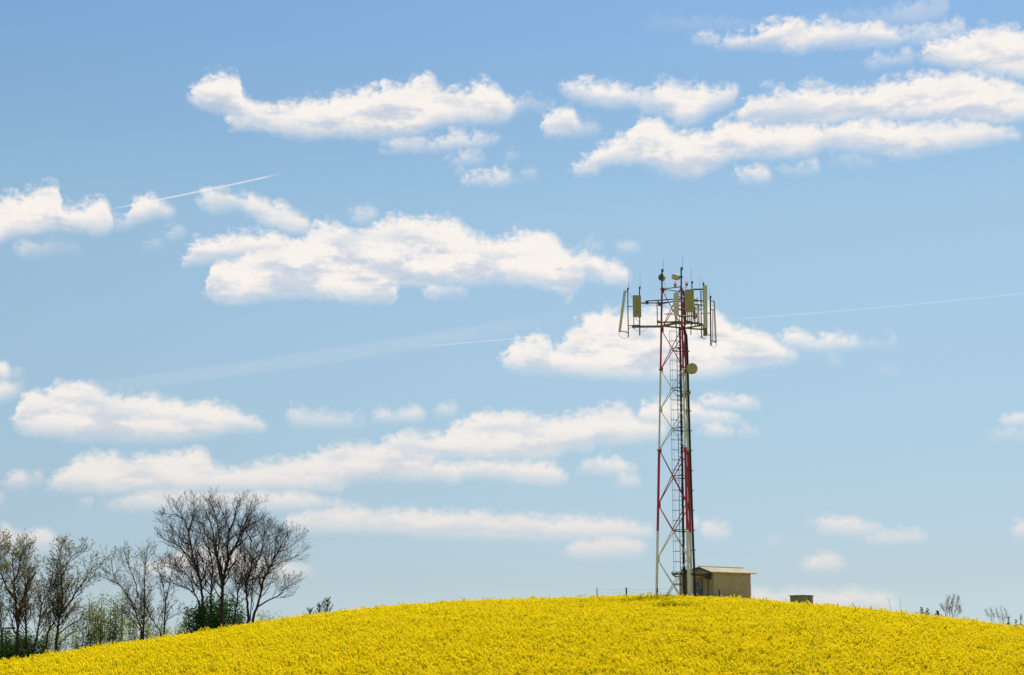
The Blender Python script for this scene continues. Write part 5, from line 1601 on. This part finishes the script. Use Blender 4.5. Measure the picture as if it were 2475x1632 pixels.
    for k, (a, b, lab) in enumerate((((2225, 470), (2232, 365), 'dark leafy stem left of the corner plant at the right edge'),
                                     ((2345, 505), (2350, 345), 'tallest dark leafy stem, at the right edge of the view'),
                                     ((2300, 490), (2302, 395), 'short dark leafy stem between the two taller ones at the right edge'),
                                     ((1392, 345), (1388, 272), 'small leafy stem left of the twiggy budding shrub'),
                                     ((1440, 345), (1450, 285), 'second small leafy stem from the left, left of the twiggy shrub'),
                                     ((1545, 355), (1540, 312), 'low leafy plant touching the left of the twiggy shrub'))):
        weed(Cs, a, b, 111.5 + .2 * k, lab, 80 + k)
    for k, (a, b, lab) in enumerate((((1090, 290), (1062, 180), 'dry bent stalk above the crop right of the concrete box'),
                                     ((1190, 305), (1178, 185), 'dry upright stalk above the crop, nearer the twiggy shrub'))):
        p, q = at(Cs[0] + a[0] / Cs[2], Cs[1] + a[1] / Cs[2], 104), at(Cs[0] + b[0] / Cs[2], Cs[1] + b[1] / Cs[2], 104)
        g = Vector((p.x + .05, p.y, gz(p.x, p.y)))
        W = thing('dry_stalk', g, lab, 'stalk', 'dry stalks above the crop')
        m = MB()
        m.tube(smooth_path([g, p, q], 4), [.012, .012, .011, .011, .01, .01, .008, .007, .005], 4, False)
        m.build('stem', STALK, W)
        m = MB()
        for i in range(6):
            c = p.lerp(q, .5 + .09 * i)
            m.leaf(c, Vector((random.uniform(-1, 1), random.uniform(-1, 1), 1.4)).normalized(), Vector((0, 1, 0)), .07, .015)
        m.build('seed_pods', STALK, W)


def conifer(px, py, y, w, label, seed):
    rnd = random.Random(seed)
    top = at(px, py, y)
    g = gz(top.x, y)
    base = Vector((top.x, y, g))
    T = thing('young_conifer', base, label, 'conifer', 'young conifers on the brow')
    m = MB()
    m.tube([base - Vector((0, 0, .1)), Vector((top.x, y, (g + top.z) / 2)), top], [.06, .04, .012], 6, False)
    m.build('trunk', BARK, T)
    m = MB()
    H = top.z - g
    z = .25
    while z < H * .97:
        f = 1 - z / H
        nb = 5
        a0 = rnd.uniform(0, 6)
        for k in range(nb):
            a = a0 + 6.28 * k / nb + rnd.uniform(-.3, .3)
            L = (w * (.42 + 1.0 * f)) * rnd.uniform(.6, 1.25)
            c = base + Vector((0, 0, z))
            tip = c + Vector((math.cos(a) * L * .62, math.sin(a) * L * .62, L * rnd.uniform(.6, 1.15)))
            m.tube([c, c.lerp(tip, .5) + Vector((0, 0, -.04)), tip], [.014, .011, .006], 3, False)
            for q in range(16):
                t = (q + 1) / 16
                p = c.lerp(tip, t)
                for s in range(3):
                    d = ((tip - c).normalized() * .8 + Vector((rnd.gauss(0, .6), rnd.gauss(0, .6), rnd.gauss(.15, .5)))).normalized()
                    m.leaf(p, d, Vector((rnd.gauss(0, 1), rnd.gauss(0, 1), .3)), .10, .02)
        z += .33
    for q in range(60):
        p = base + Vector((0, 0, H * rnd.uniform(.7, 1.0)))
        d = Vector((rnd.gauss(0, .5), rnd.gauss(0, .5), 1)).normalized()
        m.leaf(p, d, Vector((1, 0, 0)), .15, .03)
    m.build('crown', NEEDLE, T)


def weed(sheet, a, b, y, label, seed):
    rnd = random.Random(seed)
    ox, oy, sc = sheet
    p, q = at(ox + a[0] / sc, oy + a[1] / sc, y), at(ox + b[0] / sc, oy + b[1] / sc, y)
    g = Vector((p.x, p.y, gz(p.x, p.y) - .05))
    W = thing('leafy_plant', g, label, 'plant', 'leafy plants behind the brow')
    m = MB()
    path = smooth_path([g, p, q], 4)
    m.tube(path, .013, 4, False)
    m.build('stem', TWIG, W)
    m = MB()
    for k in range(110):
        t = rnd.uniform(0, 1)
        c = p.lerp(q, t) + Vector((rnd.gauss(0, .03), rnd.gauss(0, .03), 0)) if rnd.random() < .55 else p.lerp(q, t * .35) + Vector((rnd.gauss(0, .16), rnd.gauss(0, .16), rnd.gauss(0, .06)))
        d = Vector((rnd.gauss(0, 1), rnd.gauss(0, 1), rnd.gauss(.5, .5))).normalized()
        m.leaf(c, d, Vector((rnd.gauss(0, 1), rnd.gauss(0, 1), 1)), .11 * rnd.uniform(.6, 1.3), .07)
    m.build('foliage', DEEP, W)


build_ground()
build_trees()
build_rapeseed()
